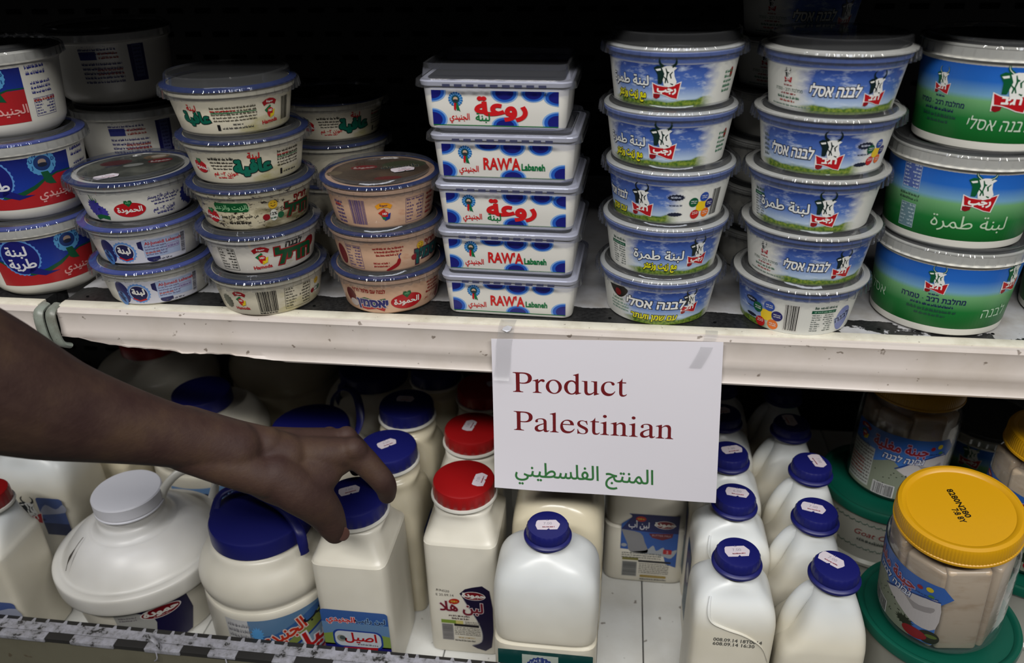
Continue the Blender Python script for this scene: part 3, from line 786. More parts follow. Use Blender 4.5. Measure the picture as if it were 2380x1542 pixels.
def p_zaatar(d):
    tomato(d, -43, 14, 6.5, 6, 'الحمودة', rot=-12)
    d.rect(-37, -8, 19, 27.5, (.04, .36, .18), 3, 2); d.text('بالزيت والزعتر', -22.5, 21.6, 5.6, (.6, .8, .6), 4, bold=.02)
    d.text('من حليب بقري طازج وبستر', -18, 13.6, 4.6, (.1, .1, .08), 3, bold=.02, w=34); d.words(-28, -8, 6.5, 11.5, 1, (.12, .1, .08), 3, 8, True)
    smile(d, 12, 15); d.text('הדיל', 38, 9, 16, (.02, .25, .13), 5, bold=.05, out=(.45, .05, .08), outw=.06); d.text('חריף', 40, 22, 8, (.5, .06, .08), 5, bold=.05)
def p_hadil(d):
    d.table(-44, -27, 5, 27, 7, (.22, .22, .2), 3, 3); hd_logo(d, -5, 17, 13.5)
    d.text('לבנה', 24, 24, 8, (.08, .08, .08), 5, bold=.04, shear=.2); d.text('הדיל', 26, 9, 20, (.02, .30, .16), 5, bold=.06, out=(.6, .06, .1), outw=.06)
    d.ell(44, 20, 7, 6, (.5, .05, .08), 3)
def p_barcode(d):
    d.ell(-46, 14, 6, 7, (.25, .28, .2), 3, wob=.1); hd_logo(d, -30, 17, 12.0); d.barcode(-14, 3, 5, 27, BLACK, 3); d.words(-14, 3, 2.5, 5, 1, BLACK, 3)
    d.table(10, 37, 4.5, 27, 7, (.25, .24, .2), 3, 4); smile(d, 46, 16, .8)
def smile(d, x, y, s=1.0):
    d.ell(x, y+8*s, 4*s, 4*s, (.85, .68, .15), 4, 16); d.stroke([(x-2*s, y+7.5*s), (x, y+6.2*s), (x+2*s, y+7.5*s)], .6*s, (.3, .1, .05), 5)
    d.stroke([(x-1.6*s, y+9*s), (x-1.3*s, y+9.8*s)], .6*s, BLACK, 5); d.stroke([(x+1.6*s, y+9*s), (x+1.3*s, y+9.8*s)], .6*s, BLACK, 5)
    d.ell(x-6.5*s, y-3*s, 3.2*s, 3*s, (.55, .06, .1), 4, 14); d.ell(x+6.5*s, y-3*s, 3*s, 3*s, (.08, .36, .22), 4, 14); d.ell(x, y-2*s, 3.6*s, 5.4*s, (.86, .86, .82), 4, 16)
    d.text('12%', x, y-2*s, 4*s, (.1, .1, .1), 5, bold=.03); d.words(x-3*s, x+3*s, y-6*s, y-3*s, 1, (.1, .3, .2), 5)
def p_peach_bar(d):
    VB = (.30, .24, .50)
    d.words(-48, -38, 4, 26, 6, VB, 3, 3); d.words(-47, -40, 20, 24, 1, RED, 4); d.barcode(-30, -16, 5, 28, VB, 3); hd_logo(d, 0, 15, 13, blue=True, word=False)
    d.table(19, 38, 4, 27, 7, (.38, .30, .48), 3, 2); d.words(42, 52, 6, 28, 5, DKRED, 3, 7)
def p_peach_chili(d):
    d.ell(-48, 15, 6, 10, (.45, .1, .1), 3); d.table(-40, -24, 4, 27, 7, (.40, .32, .52), 3, 6)
    d.words(-14, 14, 17, 27, 3, (.62, .12, .12), 3, 3, True); d.words(-14, 0, 6, 12, 2, (.62, .12, .12), 3, 5)
    d.stroke(smooth_prof([(-3, 3), (3, 5.5), (8, 9), (9.5, 14)], 4), [.4]+[1.5, 2.2, 2.8, 3.2, 3.4, 3.6, 3.6, 3.5, 3.4, 3.2, 2.8, 1.6], (.58, .05, .08), 4)
    d.stroke([(9.5, 14), (9, 17), (11, 19)], .9, (.18, .22, .5), 5); smile(d, 30, 15, .95)
    d.text('יאסמין', 46, 9, 16, (.08, .34, .32), 5, bold=.05, out=(.3, .1, .2)); d.text('חריף', 42, 22, 7, DKRED, 4, bold=.03)
def p_peach_hd(d):
    d.ell(-42, 17, 6, 8, (.38, .14, .14), 3); d.ell(-40, 10, 5, 4, (.75, .7, .68), 4); d.text('לבנה עם פלפל חריף', -22, 23.5, 5.4, (.62, .1, .1), 4, bold=.03, w=32)
    d.stroke([(-34, 12), (-26, 15), (-16, 13), (-6, 15)], 6, (.15, .36, .24), 3); d.stroke([(-33, 8), (-26, 7), (-16, 9), (-8, 6)], 5, (.66, .12, .12), 3)
    d.text('יאסמין', -20, 8.5, 11.5, (.16, .17, .42), 5, bold=.06, out=(.82, .76, .72), outw=.05)
    tomato(d, 13, 13, 15, 8, 'الحمودة'); d.words(33, 52, 14, 28, 4, (.6, .12, .12), 3, 4, True); d.text('الوزن ٢٠٠ غم', 42, 9, 4, (.6, .12, .12), 3); d.ell(53, 10, 3, 6, (.5, .06, .08), 3, rot=-20)
def p_purple(d):
    d.ell(-42, 15, 7, 8, (.20, .18, .55), 3, wob=.12); d.ell(-36, 11, 6, 6, (.24, .22, .60), 3, wob=.14); d.text('رنا', -40, 22, 8, (.1, .4, .2), 4); d.stroke([(-44, 5), (-38, 7), (-30, 5.5)], 4, (.08, .36, .18), 4)
    tomato(d, -10, 13, 13.5, 7, 'الحمودة'); VB = (.16, .16, .45)
    d.text('من حليب بقري طازج ومبستر', 21, 21, 4.4, VB, 3, bold=.03, w=30); d.words(8, 34, 14, 20, 2, VB, 3, 3, True); d.text('الوزن ٢٠٠ غم', 20, 8.6, 4.5, VB, 3, bold=.03); d.words(12, 30, 4, 8, 1, VB, 3, 3, True)
    d.ell(46, 17, 8, 9, (.16, .18, .48), 3, wob=.12); d.ell(52, 12, 6, 8, (.16, .18, .48), 3, wob=.12)
def p_sticker(d):
    d.rect(-46, 31, 2.5, 27, (.82, .82, .86), 1, 1.5); d.ell(-41, 15, 7, 12, (.12, .13, .38), 2); d.ell(-44, 8, 5, 8, (.30, .5, .75), 2)
    d.ell(-25, 14.5, 10.6, 10.6, (.42, .60, .85), 2, 40, wob=.05); d.ell(-25, 14.5, 8.6, 8.6, (.85, .85, .88), 3); d.ell(-25, 14.5, 8, 8, (.12, .12, .30), 4)
    d.text('لبنة', -25, 13.4, 8.4, WHITE, 5, bold=.05); d.stroke([(-32, 9), (-26, 6), (-19, 8)], 1.6, (.75, .1, .12), 5)
    d.poly([(-12, 24), (-4, 26), (0, 24), (-6, 20), (-7, 14), (-12, 18)], (.12, .12, .34), 2); d.ell(-1, 6, 6, 3.5, (.12, .12, .34), 2)
    d.rect(-8, 25, 7.5, 25.5, (.66, .72, .84), 3); d.text('Al-Juneidi Labaneh', 10, 20.5, 4.3, (.72, .2, .2), 4, bold=.03)
    d.words(-6.5, 12, 9, 20, 4, (.42, .40, .55), 4, 8); d.words(-6.5, 6, 11, 14, 1, (.8, .4, .35), 5, 8); d.rect(12, 24, 13.5, 18.2, (.6, .5, .66), 4, 1); d.rect(12.4, 23.6, 13.9, 17.8, (.68, .70, .82), 5, 1); d.words(13, 23, 14, 17.5, 1, (.5, .4, .6), 6)
    d.barcode(26, 30, 6, 26, (.3, .3, .34), 3, vert=True); d.words(-2, 16, 3, 6, 1, (.3, .3, .35), 3, 3)
def sky_shell(d, u0=0, h=33, uvy=0):
    d.rect(-150, 150, 0.6, h, M_sky, 0); d.uvo = (u0, uvy)
def txt_side(d, x):     # white side with the small emblem and address lines
    cow(d, x, 22, 7.2, (.10, .12, .14), 'רג׳ב'); d.words(x-4, x+4, 18.2, 20, 1, DKRED, 4)
    d.text('מחלבת רג׳ב - טמרה', x, 14.6, 3.6, (.10, .32, .22), 4, w=26); d.words(x-7, x+7, 11.8, 14, 1, DKRED, 4, 4)
    d.words(x-13, x+13, 8.6, 11.4, 1, (.25, .45, .35), 4, 5, True); d.words(x-10, x+8, 6, 8.6, 1, (.7, .25, .2), 4, 6, True); d.words(x-18, x+20, 3, 5.2, 1, (.45, .55, .5), 4, 7)
def nutri(d, x0, x1):
    d.words(x0+2, x1, 26, 30, 1, (.3, .4, .36), 3, 2); d.rect(x0, x1, 22.4, 25.4, (.05, .34, .24), 3); d.words(x0+2, x1-2, 22.8, 25, 1, (.6, .75, .65), 4, 3); d.table(x0, x1, 3, 22, 8, (.40, .44, .42), 3, 5, False)
LAB_T = 'لبنة طمرة'; LAB_H = 'לבנה אסלי'
def ar_title(d, x, y=17, h=10.5): d.text(LAB_T, x, y, h, (.93, .94, .93), 6, bold=.02, out=(.12, .14, .22), outw=.045)
def he_title(d, x, y=16, h=12.0, w=None): d.text(LAB_H, x, y, h, (.94, .94, .93), 6, bold=.03, out=(.10, .11, .16), outw=.05, shear=.12, w=w)
def yel_ar(d, x): d.text('مع زيت وزعتر', x, 7.6, 8.6, (.88, .86, .12), 8, bold=.045, out=(.03, .03, .02), outw=.06, w=29)
def yel_he(d, x, t='עם שמן וזעתר', w=42): d.text(t, x, 5.4, 8, (.88, .86, .12), 8, bold=.03, out=(.03, .03, .02), outw=.06, shear=.15, w=w)
def kosher(d, x): d.ell(x, 24, 6.6, 2.6, (.12, .14, .22), 4, wob=.12); d.words(x-4, x+4, 22.8, 25.4, 1, (.75, .78, .85), 5); d.words(x-5, x+5, 16, 18, 1, (.2, .25, .35), 4); d.ell(x, 9, 6, 1.6, (.12, .14, .22), 4, wob=.12)
def pF_oil_ar(d):
    sky_shell(d, -10); ar_title(d, -36, 17, 10); yel_ar(d, -34); cow(d, -4, 10, 21, (.06, .17, .15), 'رجب', 4); d.words(45, 56, 9, 27, 5, (.2, .5, .35), 4, 3); d.ell(54, 24, 2, 4, DKRED, 4)
def pF_circ(d):
    sky_shell(d, -35); he_title(d, -49, 17, 10, 27); yel_he(d, -47, 'עם שמן', 20); cow(d, -21, 8, 19, (.06, .10, .12), 'רג׳ב', 4); kosher(d, 7); dots4(d, 29, 15, 15); d.barcode(40, 49, 5, 28, BLACK, 3)
def pF_ar_right(d):
    sky_shell(d, 14); nutri(d, -50, -33); ar_title(d, -3, 16, 11.5); yel_ar(d, -1); cow(d, 31, 11, 18, (.06, .14, .14), 'رجب', 4)
def pF_he_right(d):
    sky_shell(d, 14); d.poly(smooth_prof([(-48, 31), (-43, 24), (-36, 21), (-30, 24), (-26, 30), (-30, 33)], 3), (.14, .11, .09), 3); d.ell(-37, 26, 3.5, 3.5, (.5, .06, .08), 4); d.text('Labaneh', -38, 18, 4, (.1, .45, .25), 4); d.words(-47, -26, 8, 17, 3, (.5, .65, .58), 4, 3)
    he_title(d, -2, 17, 12); yel_he(d, -3); cow(d, 29, 13, 16, (.06, .10, .12), 'רג׳ב', 4)
def pG_left(d): sky_shell(d, 22); txt_side(d, -33); he_title(d, 3, 14, 11.5, 36); cow(d, 33, 9, 17, (.05, .13, .14), 'רג׳ב', 4)
def pG_he(d): sky_shell(d, -10); d.words(-52, -45, 8, 27, 5, (.4, .45, .45), 3); he_title(d, -23, 13, 12, 36); cow(d, 7, 8, 20, (.05, .13, .13), 'רג׳ב', 4); kosher(d, 33); dots4(d, 45, 17, 13)
def pG_ar(d): sky_shell(d, -5); nutri(d, -52, -39); ar_title(d, -21, 16, 11.5); cow(d, 12, 8, 20, (.06, .17, .15), 'رجب', 4)
def pG_bar(d): sky_shell(d, -62); kosher(d, -38); dots4(d, -22, 14, 18); d.barcode(-6, 5, 4, 29, BLACK, 3, (.88, .87, .84)); nutri(d, 15, 36); d.ell(47, 14, 8, 12, (.50, .54, .75), 2); d.text('לבנה', 47, 13, 8, (.2, .22, .4), 4, bold=.04, out=(.7, .75, .85), rot=20)
def band_he(d):
    d.rect(-190, 190, 8, 70, M_meadow, 0)
def pH_left(d): band_he(d); txtH(d, -37); cow(d, 12, 34, 24, (.03, .35, .2), 'רג׳ב', 4); d.text(LAB_H, 8, 17, 13, (.80, .86, .78), 5, shear=.12, w=42)
def pH_mid(d):
    band_he(d); cow(d, 14, 36, 23, (.03, .35, .2), 'رجب', 4); d.text(LAB_T, 12, 18, 15, (.75, .84, .72), 5, w=56)
    d.table(-46, -30, 42, 67, 8, (.75, .80, .88), 3, 3); d.rect(-46, -30, 44, 67, (.32, .40, .66), 1); d.words(-47, -29, 33, 40, 2, (.2, .32, .25), 3); d.rect(-44, -30, 11, 31, (.40, .52, .56), 1); d.table(-44, -30, 11, 31, 6, (.72, .80, .82), 3, 9)
def pH_low(d):
    band_he(d); txtH(d, -2, 1.25); d.text('אסלי', -56, 22, 13, (.7, .82, .7), 5); d.text('לבנה', 52, 18, 13, (.7, .82, .7), 5); cow(d, 60, 42, 20, (.03, .35, .2), 'רג׳ב', 4)
def txtH(d, x, s=1.0):
    cow(d, x, 41, 13*s, (.03, .33, .2), 'רג׳ב'); d.words(x-4, x+4, 36.5, 39, 1, NAVY, 4); d.text('מחלבת רג׳ב - טמרה', x, 31, 5.4*s, (.08, .10, .32), 4, w=40*s, bold=.02)
    d.words(x-14*s, x+14*s, 26, 29.6, 1, (.08, .10, .32), 4, 4, True); d.words(x-18*s, x+18*s, 21, 25, 1, (.12, .28, .24), 4, 5, True); d.words(x-12*s, x+12*s, 17, 20.6, 1, (.12, .28, .24), 4, 6, True)
def pA(d, sh=0):
    s = sh
    d.rect(-48+s, 44+s, 14, 72, M_lblue, 0)
    hill = [(-48, 14), (44, 14), (44, 42), (30, 42), (18, 38), (8, 31), (-4, 26), (-18, 24), (-30, 30), (-40, 38), (-48, 42)]
    P = lambda pts: [(a+s, b) for a, b in pts]
    d.stroke(P([(-48, 43), (-40, 39), (-30, 31), (-16, 26), (-2, 28), (10, 33), (20, 39.5), (31, 43), (44, 43)]), [1, 2, 2.4, 3, 4, 3.4, 2, 1.2, 1], (.06, .30, .18), 2)
    d.poly(P([(-48, 14), (44, 14), (44, 42), (30, 42), (18, 38), (8, 31), (-4, 26), (-18, 24), (-30, 30), (-40, 38), (-48, 42)]), (.66, .12, .14), 1)
    d.ell(-22+s, 44, 17, 19, (.35, .55, .80), 2, 56, 12, wob=.03); d.ell(-22+s, 44, 15.5, 17.5, (.09, .10, .42), 3, 40, 12); d.poly(P([(-14, 34), (-2, 27), (8, 26), (-6, 23), (-20, 28)]), (.09, .10, .42), 3)
    d.text('لبنة', -24+s, 46, 13, (.84, .84, .86), 5, bold=.03); d.text('طرية', -22+s, 33, 13, (.84, .84, .86), 5, bold=.03)
    d.ell(20+s, 54, 11.5, 11.5, (.32, .58, .78), 3, 40, wob=.03); d.ell(20+s, 54, 7, 7, (.10, .20, .42), 4); d.ell(20+s, 55, 3.4, 3, (.60, .52, .46), 5, 12); d.ell(20+s, 52.6, 4, 2, (.1, .12, .2), 6, 12)
    for k, ch in enumerate('JUNEIDI'):
        a = 200-k*37; d.text(ch, 20+s+9.2*math.cos(R_(a)), 54+9.2*math.sin(R_(a))-1.3, 4, (.1, .25, .5), 6, bold=.04)
    d.poly(P([(17, 46), (23, 46), (28, 33), (22, 34), (19, 36)]), (.05, .32, .2), 4)
    d.text('الجنيدي', 27+s, 22, 10.5, (.85, .62, .60), 5, bold=.02)
    d.words(48+s, 66+s, 52, 68, 3, (.15, .17, .5), 3, 3); d.words(50+s, 70+s, 36, 48, 3, (.15, .17, .5), 3, 4); d.table(50+s, 72+s, 17, 33, 6, (.18, .18, .5), 3, 3); d.words(50+s, 72+s, 29, 33, 1, (.7, .2, .15), 4)
def pA2(d):
    d.words(-34, 0, 50, 66, 4, (.16, .17, .45), 3, 2); d.rect(-34, -18, 46, 54, (.2, .22, .5), 2); d.words(-16, 2, 46, 54, 2, (.65, .2, .15), 4, 3); d.words(-34, 4, 22, 44, 5, (.16, .17, .45), 3, 5); d.words(-20, 4, 30, 38, 2, (.65, .25, .18), 4, 6)
    d.rect(12, 28, 22, 66, (.10, .10, .36), 2); d.rect(16, 25, 26, 60, (.3, .32, .5), 3); d.words(17, 24, 28, 58, 8, (.1, .1, .3), 4)

def rect_tub(label, pos, rot, arabic, group, tilt=None, tall=0.0):
    t = thing('labneh_box', label, 'tub', pos, R_(rot), group, tilt)
    hw0, hw1, hd0, hd1, h = 0.0565, 0.0592, 0.0425, 0.046, 0.0392
    bm = bmesh.new(); rg = []
    for z, k, ex in ((0.0012, -0.0035, 0), (0.0, -0.002, 0), (0.0006, -0.0006, 0), (0.0025, 0, 0), (h*.5, 0, 0), (h-0.005, 0, 0), (h-0.0042, 0.0016, 0), (h-0.001, 0.0020, 0), (h, 0.0012, 0)):
        f = z/h
        rg.append(rrect(z, hw0+(hw1-hw0)*f+k, hd0+(hd1-hd0)*f+k, 0.009))
    loft(bm, rg); b = obj('tub', bm, M_rawa, t)
    d = Decal(); S = front_surf(hd0, hd1, h)
    e = 51
    db, lb = (.09, .10, .45), (.13, .35, .72)
    def dot(x, y, rx, ry, clip0=3.8, clip1=31.5, x0=-e, x1=e):
        for q, c, la in ((1.0, (.50, .66, .86), 1), (.88, lb, 2), (.66, db, 3)):
            p = [(min(max(x+rx*q*math.cos(2*PI*k/32), x0), x1), min(max(y+ry*q*math.sin(2*PI*k/32), clip0), clip1)) for k in range(32)]
            d.poly(p, c, la)
    dot(-51, 30, 12, 8); dot(-51, 8, 12, 9); dot(e, 7, 13, 9); dot(8, 4, 11, 7, 4); dot(8, 30, 11, 8); dot(31, 30, 10, 7)
    if arabic: dot(51, 27, 12, 7)
    else: dot(-12, 31, 11, 5)
    d.rect(-e, e, 3.2, 3.9, (.05, .42, .2), 4)
    medal(d, -31.5, 24.5, 11.5)
    d.text('الجنيدي', -29, 8.2, 7.0, (.80, .10, .10), 5, bold=.02, w=16.5)
    if arabic: d.text('روعة', 5, 12.5, 19, (.80, .10, .12), 6, bold=.045, w=43); d.text('لبنة', -10, 7.6, 8.5, (.05, .45, .22), 6, bold=.02)
    else: d.text("RAW'A", -1, 10.5, 14, (.80, .12, .12), 6, bold=.03, w=31); d.text('Labaneh', 25.0, 10.5, 7.8, (.05, .45, .24), 6, bold=.035, w=19.5)
    d.build('print', b, S, step=0)
    # lid
    bm = bmesh.new(); rg = []
    for z, k, r in ((-0.006, 0.0050, .012), (-0.0055, 0.0057, .0125), (-0.0006, 0.0052, .012), (0.0, 0.0046, .011), (0.0006, 0.0005, .010), (0.0052+tall, -0.0010, .009), (0.0058+tall, -0.0024, .008), (0.0052+tall, -0.0034, .008), (0.0014+tall*.9, -0.0042, .008), (0.001+tall*.9, -0.012, .006)):
        rg.append(rrect(z, hw1+k, hd1+k, r))
    loft(bm, rg, cap0=False); lid = obj('lid', bm, clear_violet(), t, loc=(0, 0, h+0.0006), auto=30)
    bm = bmesh.new(); loft(bm, [rrect(0, hw1-.004, hd1-.004, .007), rrect(.0004, hw1-.004, hd1-.004, .007)]); obj('lid_shade', bm, M_lidshade, lid, loc=(0, 0, 0.0001))  # added dark sheet in place of the box's shaded interior
    bm = bmesh.new()
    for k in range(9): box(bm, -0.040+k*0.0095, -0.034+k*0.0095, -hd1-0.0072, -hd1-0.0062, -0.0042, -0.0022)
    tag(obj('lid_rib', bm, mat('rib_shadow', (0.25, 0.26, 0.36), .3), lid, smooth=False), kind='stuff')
    return t
def rrect(z, hw, hd, r, nc=7, ns=4):
    out = []
    for cx, cy, a in ((hw-r, hd-r, 0), (-hw+r, hd-r, 90), (-hw+r, -hd+r, 180), (hw-r, -hd+r, 270)):
        for k in range(nc+1): t = R_(a+90*k/nc); out.append(Vector((cx+r*math.cos(t), cy+r*math.sin(t), z)))
    res = []
    for i, p in enumerate(out):
        res.append(p)
        if i % (nc+1) == nc:
            q = out[(i+1) % len(out)]
            for k in range(1, ns): res.append(p.lerp(q, k/ns))
    return res
def clear_violet():
    if 'cv' not in _mc: _mc['cv'] = clear_mat('clear_violet_lid', (0.70, 0.72, 0.83), 0.035, 0.05, bmp=0.12)
    return _mc['cv']

# ================================================================ bottles
def cap_small(t, z, x=0, y=0, m=None, st=None, R=0.0206):
    """screw cap with tamper ring"""
    m = m or M_blue
    bm = bmesh.new(); lathe(bm, [(R+.0006, 0), (R+.0022, .0006), (R+.0024, .003), (R+.0012, .0042), (R-.0002, .0048), (R, .006), (R-.0004, .0125), (R-.0016, .0146), (R-.004, .0152), (.001, .0150)], 96, rib={5: .00018, 6: .00018})
    c = obj('cap', bm, m, t, loc=(x, y, z-.0152), auto=30)
    if st: sticker(c, None, 0, st[3], st[4] if len(st) > 4 else '7.00').build('price_sticker', c, scaled(disc_surf(.0152, st[2], st[0], st[1]), 1.06), step=0)
    return c
def scaled(f, k): return lambda u, v, o: f(u*k, v*k, o)
def cap_wide(t, z, x, y, m, R=0.0325, H=.016, st=None, ring_=True, ridge=False):
    bm = bmesh.new()
    pr = [(R-.0004, 0), (R, .0006), (R-.0003, H-.0035), (R-.0012, H-.0012), (R-.0034, H), (.001, H-.0002)] if not ridge else [(R+.001, 0), (R+.0016, .0008), (R+.0012, .003), (R, .004), (R-.0006, H-.0035), (R-.0018, H-.0012), (R-.005, H-.0002), (R-.007, H-.0010), (.001, H-.0012)]
    lathe(bm, pr, 96, rib={1: .00012, 2: .00012} if not ridge else None)
    c = obj('cap', bm, m, t, loc=(x, y, z-H), auto=30)
    if ring_:
        bm = bmesh.new(); lathe(bm, [(R-.004, -.004), (R+.0014, -.003), (R+.0022, -.0012), (R+.0016, .0006), (R-.003, .001)], 80); obj('neck_ring', bm, M_neck, t, loc=(x, y, z-H-.0006))
    if st: sticker(c, None, 0, st[3], '7.00').build('price_sticker', c, disc_surf(H, st[2], st[0], st[1]), step=0)
    return c
def body_loft(t, secs, m, n=72, sub=4, name='bottle_body'):
    """secs: (z, half w, half d, squareness, cx, cy)"""
    bm = bmesh.new(); P = smooth_prof(secs, sub)
    loft(bm, [ring(z, w, d, max(e, 1.8), cx, cy, n) for z, w, d, e, cx, cy in P])
    return obj(name, bm, m, t, auto=60)
def milk_bottle(label, x, y, rot=0, st=None, group=None, H=0.20, handle=None, w=0.0385, d=0.034, side_label=False, date=False):
    t = thing('milk_bottle', label, 'bottle', (x, y, ZL), R_(rot), group)
    if handle is None:
        secs = [(0, w-.005, d-.005, 5, 0, 0), (.0015, w-.002, d-.002, 6, 0, 0), (.006, w-.0005, d-.0005, 6, 0, 0), (.012, w, d, 6.5, 0, 0), (.06, w, d, 8, 0, 0), (.12, w, d, 8, 0, 0), (.142, w-.0004, d-.0004, 7, -.0003, 0), (.155, w-.0030, d-.0035, 5.5, -.0015, 0),
                (.166, w-.0095, d-.010, 4, -.003, 0), (.1745, .0215, .0205, 2.6, -.001, 0), (.1790, .0172, .0172, 2, 0, 0), (.181, .0168, .0168, 2, 0, 0), (.19, .0165, .0165, 2, 0, 0)]
    else:
        secs = [(0, w-.005, d-.005, 5, 0, 0), (.0015, w-.002, d-.002, 6, 0, 0), (.006, w-.0005, d-.0005, 6, 0, 0), (.012, w, d, 6, 0, 0), (.06, w, d, 8, 0, 0), (.100, w, d, 7.5, 0, 0), (.114, w-.0012, d-.0004, 7, .001, 0), (.124, w-.0045, d-.0012, 6, .004, 0),
                (.140, w-.0095, d-.0045, 4.6, .0070, 0), (.160, w-.0155, d-.010, 3.2, .0060, 0), (.1745, .0185, .0185, 2.2, .004, 0), (.1790, .0172, .0172, 2, .004, 0), (.19, .0165, .0165, 2, .004, 0)]
    b = body_loft(t, secs, M_milk)
    if handle is not None:
        bm = bmesh.new(); pts = bez([(-.006, 0, .174), (-.015, 0, .168), (-.0225, 0, .155), (-.0275, 0, .138), (-.0295, 0, .120), (-.0300, 0, .098)], 5)
        n = len(pts); tube(bm, pts, [.0075]+[.0075+.0012*(k/n) for k in range(n-1)], 16, 1.0, up=V(0, 1, 0)); obj('handle', bm, M_milk, t)
    else:
        # moulded crease that sweeps down the shoulder
        bm = bmesh.new(); pts = bez([(-.0240, -d+.0098, .166), (-.0250, -d+.0030, .155), (-.0215, -d+.0004, .144), (-.008, -d-.0001, .137), (.010, -d-.0001, .130), (.026, -d+.0002, .117), (.0345, -d+.0015, .096)], 5)
        n = len(pts); tube(bm, pts, [.0004+.0009*math.sin(PI*min(1, (k+1)/n)) for k in range(n)], 8, 1.6); obj('moulded_ridge', bm, M_milk, t)
    cx = .004 if handle is not None else 0
    cap_small(t, H, cx, 0, M_blue, st)
    if side_label:
        dd = Decal(); dd.rect(-16, 18, 30, 128, (.08, .28, .36), 1, 3); dd.poly([(-16, 60), (18, 84), (18, 122), (-16, 118)], (.14, .14, .38), 2); dd.ell(2, 92, 9, 12, (.8, .8, .8), 3); dd.words(-10, 12, 40, 60, 4, (.75, .8, .8), 3)
        dd.build('label', b, lambda u, v, o: Vector((-w-o-.0002, -u, v)), step=0)
    if date:
        dd = Decal(); dd.text('008.09.14 18T0014', 4, 120, 6.0, (.32, .32, .30), 1, bold=.02, w=44); dd.text('608.09.14 16:30', 1, 114.5, 6.0, (.32, .32, .30), 1, bold=.02, w=38)
        dd.build('date_print', b, front_surf(d), step=0)
    return t
def square_bottle(label, x, y, rot, capm, st=None, decal=None, group=None, w=0.040, d=0.043, H=0.21, rnd=False, name='yogurt_bottle', m=None, R=.0325, sh=.160, sidedec=None, cd=0.0):
    t = thing(name, label, 'bottle', (x, y, ZL), R_(rot), group)
    if rnd:
        secs = [(0, w-.004, d-.004, 6, 0, 0), (.003, w-.001, d-.001, 7, 0, 0), (.012, w, d, 8, 0, 0), (.1, w, d, 8, 0, 0), (sh-.03, w, d, 6, 0, 0), (sh-.01, w-.002, d-.002, 4, 0, 0), (sh+.006, w-.007, d-.008, 3, 0, cd*.5), (sh+.018, R+.001, R+.001, 2.3, 0, cd), (sh+.024, R-.003, R-.003, 2, 0, cd), (H-.012, R-.003, R-.003, 2, 0, cd)]
    else:
        secs = [(0, w-.004, d-.004, 7, 0, 0), (.003, w-.001, d-.001, 9, 0, 0), (.012, w, d, 10, 0, 0), (.08, w, d, 10, 0, 0), (sh-.012, w, d, 10, 0, 0), (sh-.003, w-.0004, d-.0004, 9, 0, 0), (sh+.003, w-.003, d-.004, 7, 0, cd*.1), (sh+.018, w-.0085, d-.0115, 4, 0, cd*.6), (sh+.026, R-.001, R-.001, 2.4, 0, cd), (sh+.029, R-.003, R-.003, 2, 0, cd), (H-.012, R-.003, R-.003, 2, 0, cd)]
    b = body_loft(t, secs, m or M_yog)
    cap_wide(t, H, 0, cd, capm, R, st=st)
    if decal: dd = Decal(); decal(dd); dd.build('label', b, front_surf(d), step=0)
    if sidedec: dd = Decal(); sidedec(dd); dd.build('side_label', b, lambda u, v, o: Vector((w+o+.0002, u, v)), step=0)
    return t
def p_cow_label(d, x0=-24, x1=24, y0=6, y1=92):
    d.rect(x0, x1, y0, y1, (.30, .38, .60), 1, 4); d.poly(smooth_prof([(x0, y1-22), (x0+10, y1-10), (x0+22, y1-16), (x1, y1-8), (x1, y0+36), (x0, y0+30)], 3), (.66, .68, .76), 2)
    d.rect(x0, x1, y0, y0+18, (.20, .24, .38), 2); cow(d, 0, (y0+y1)/2-8, 26, (.10, .12, .14), 'רג׳ב', 4); d.words(-16, 16, y0+20, y0+26, 1, (.15, .2, .2), 4, 3)
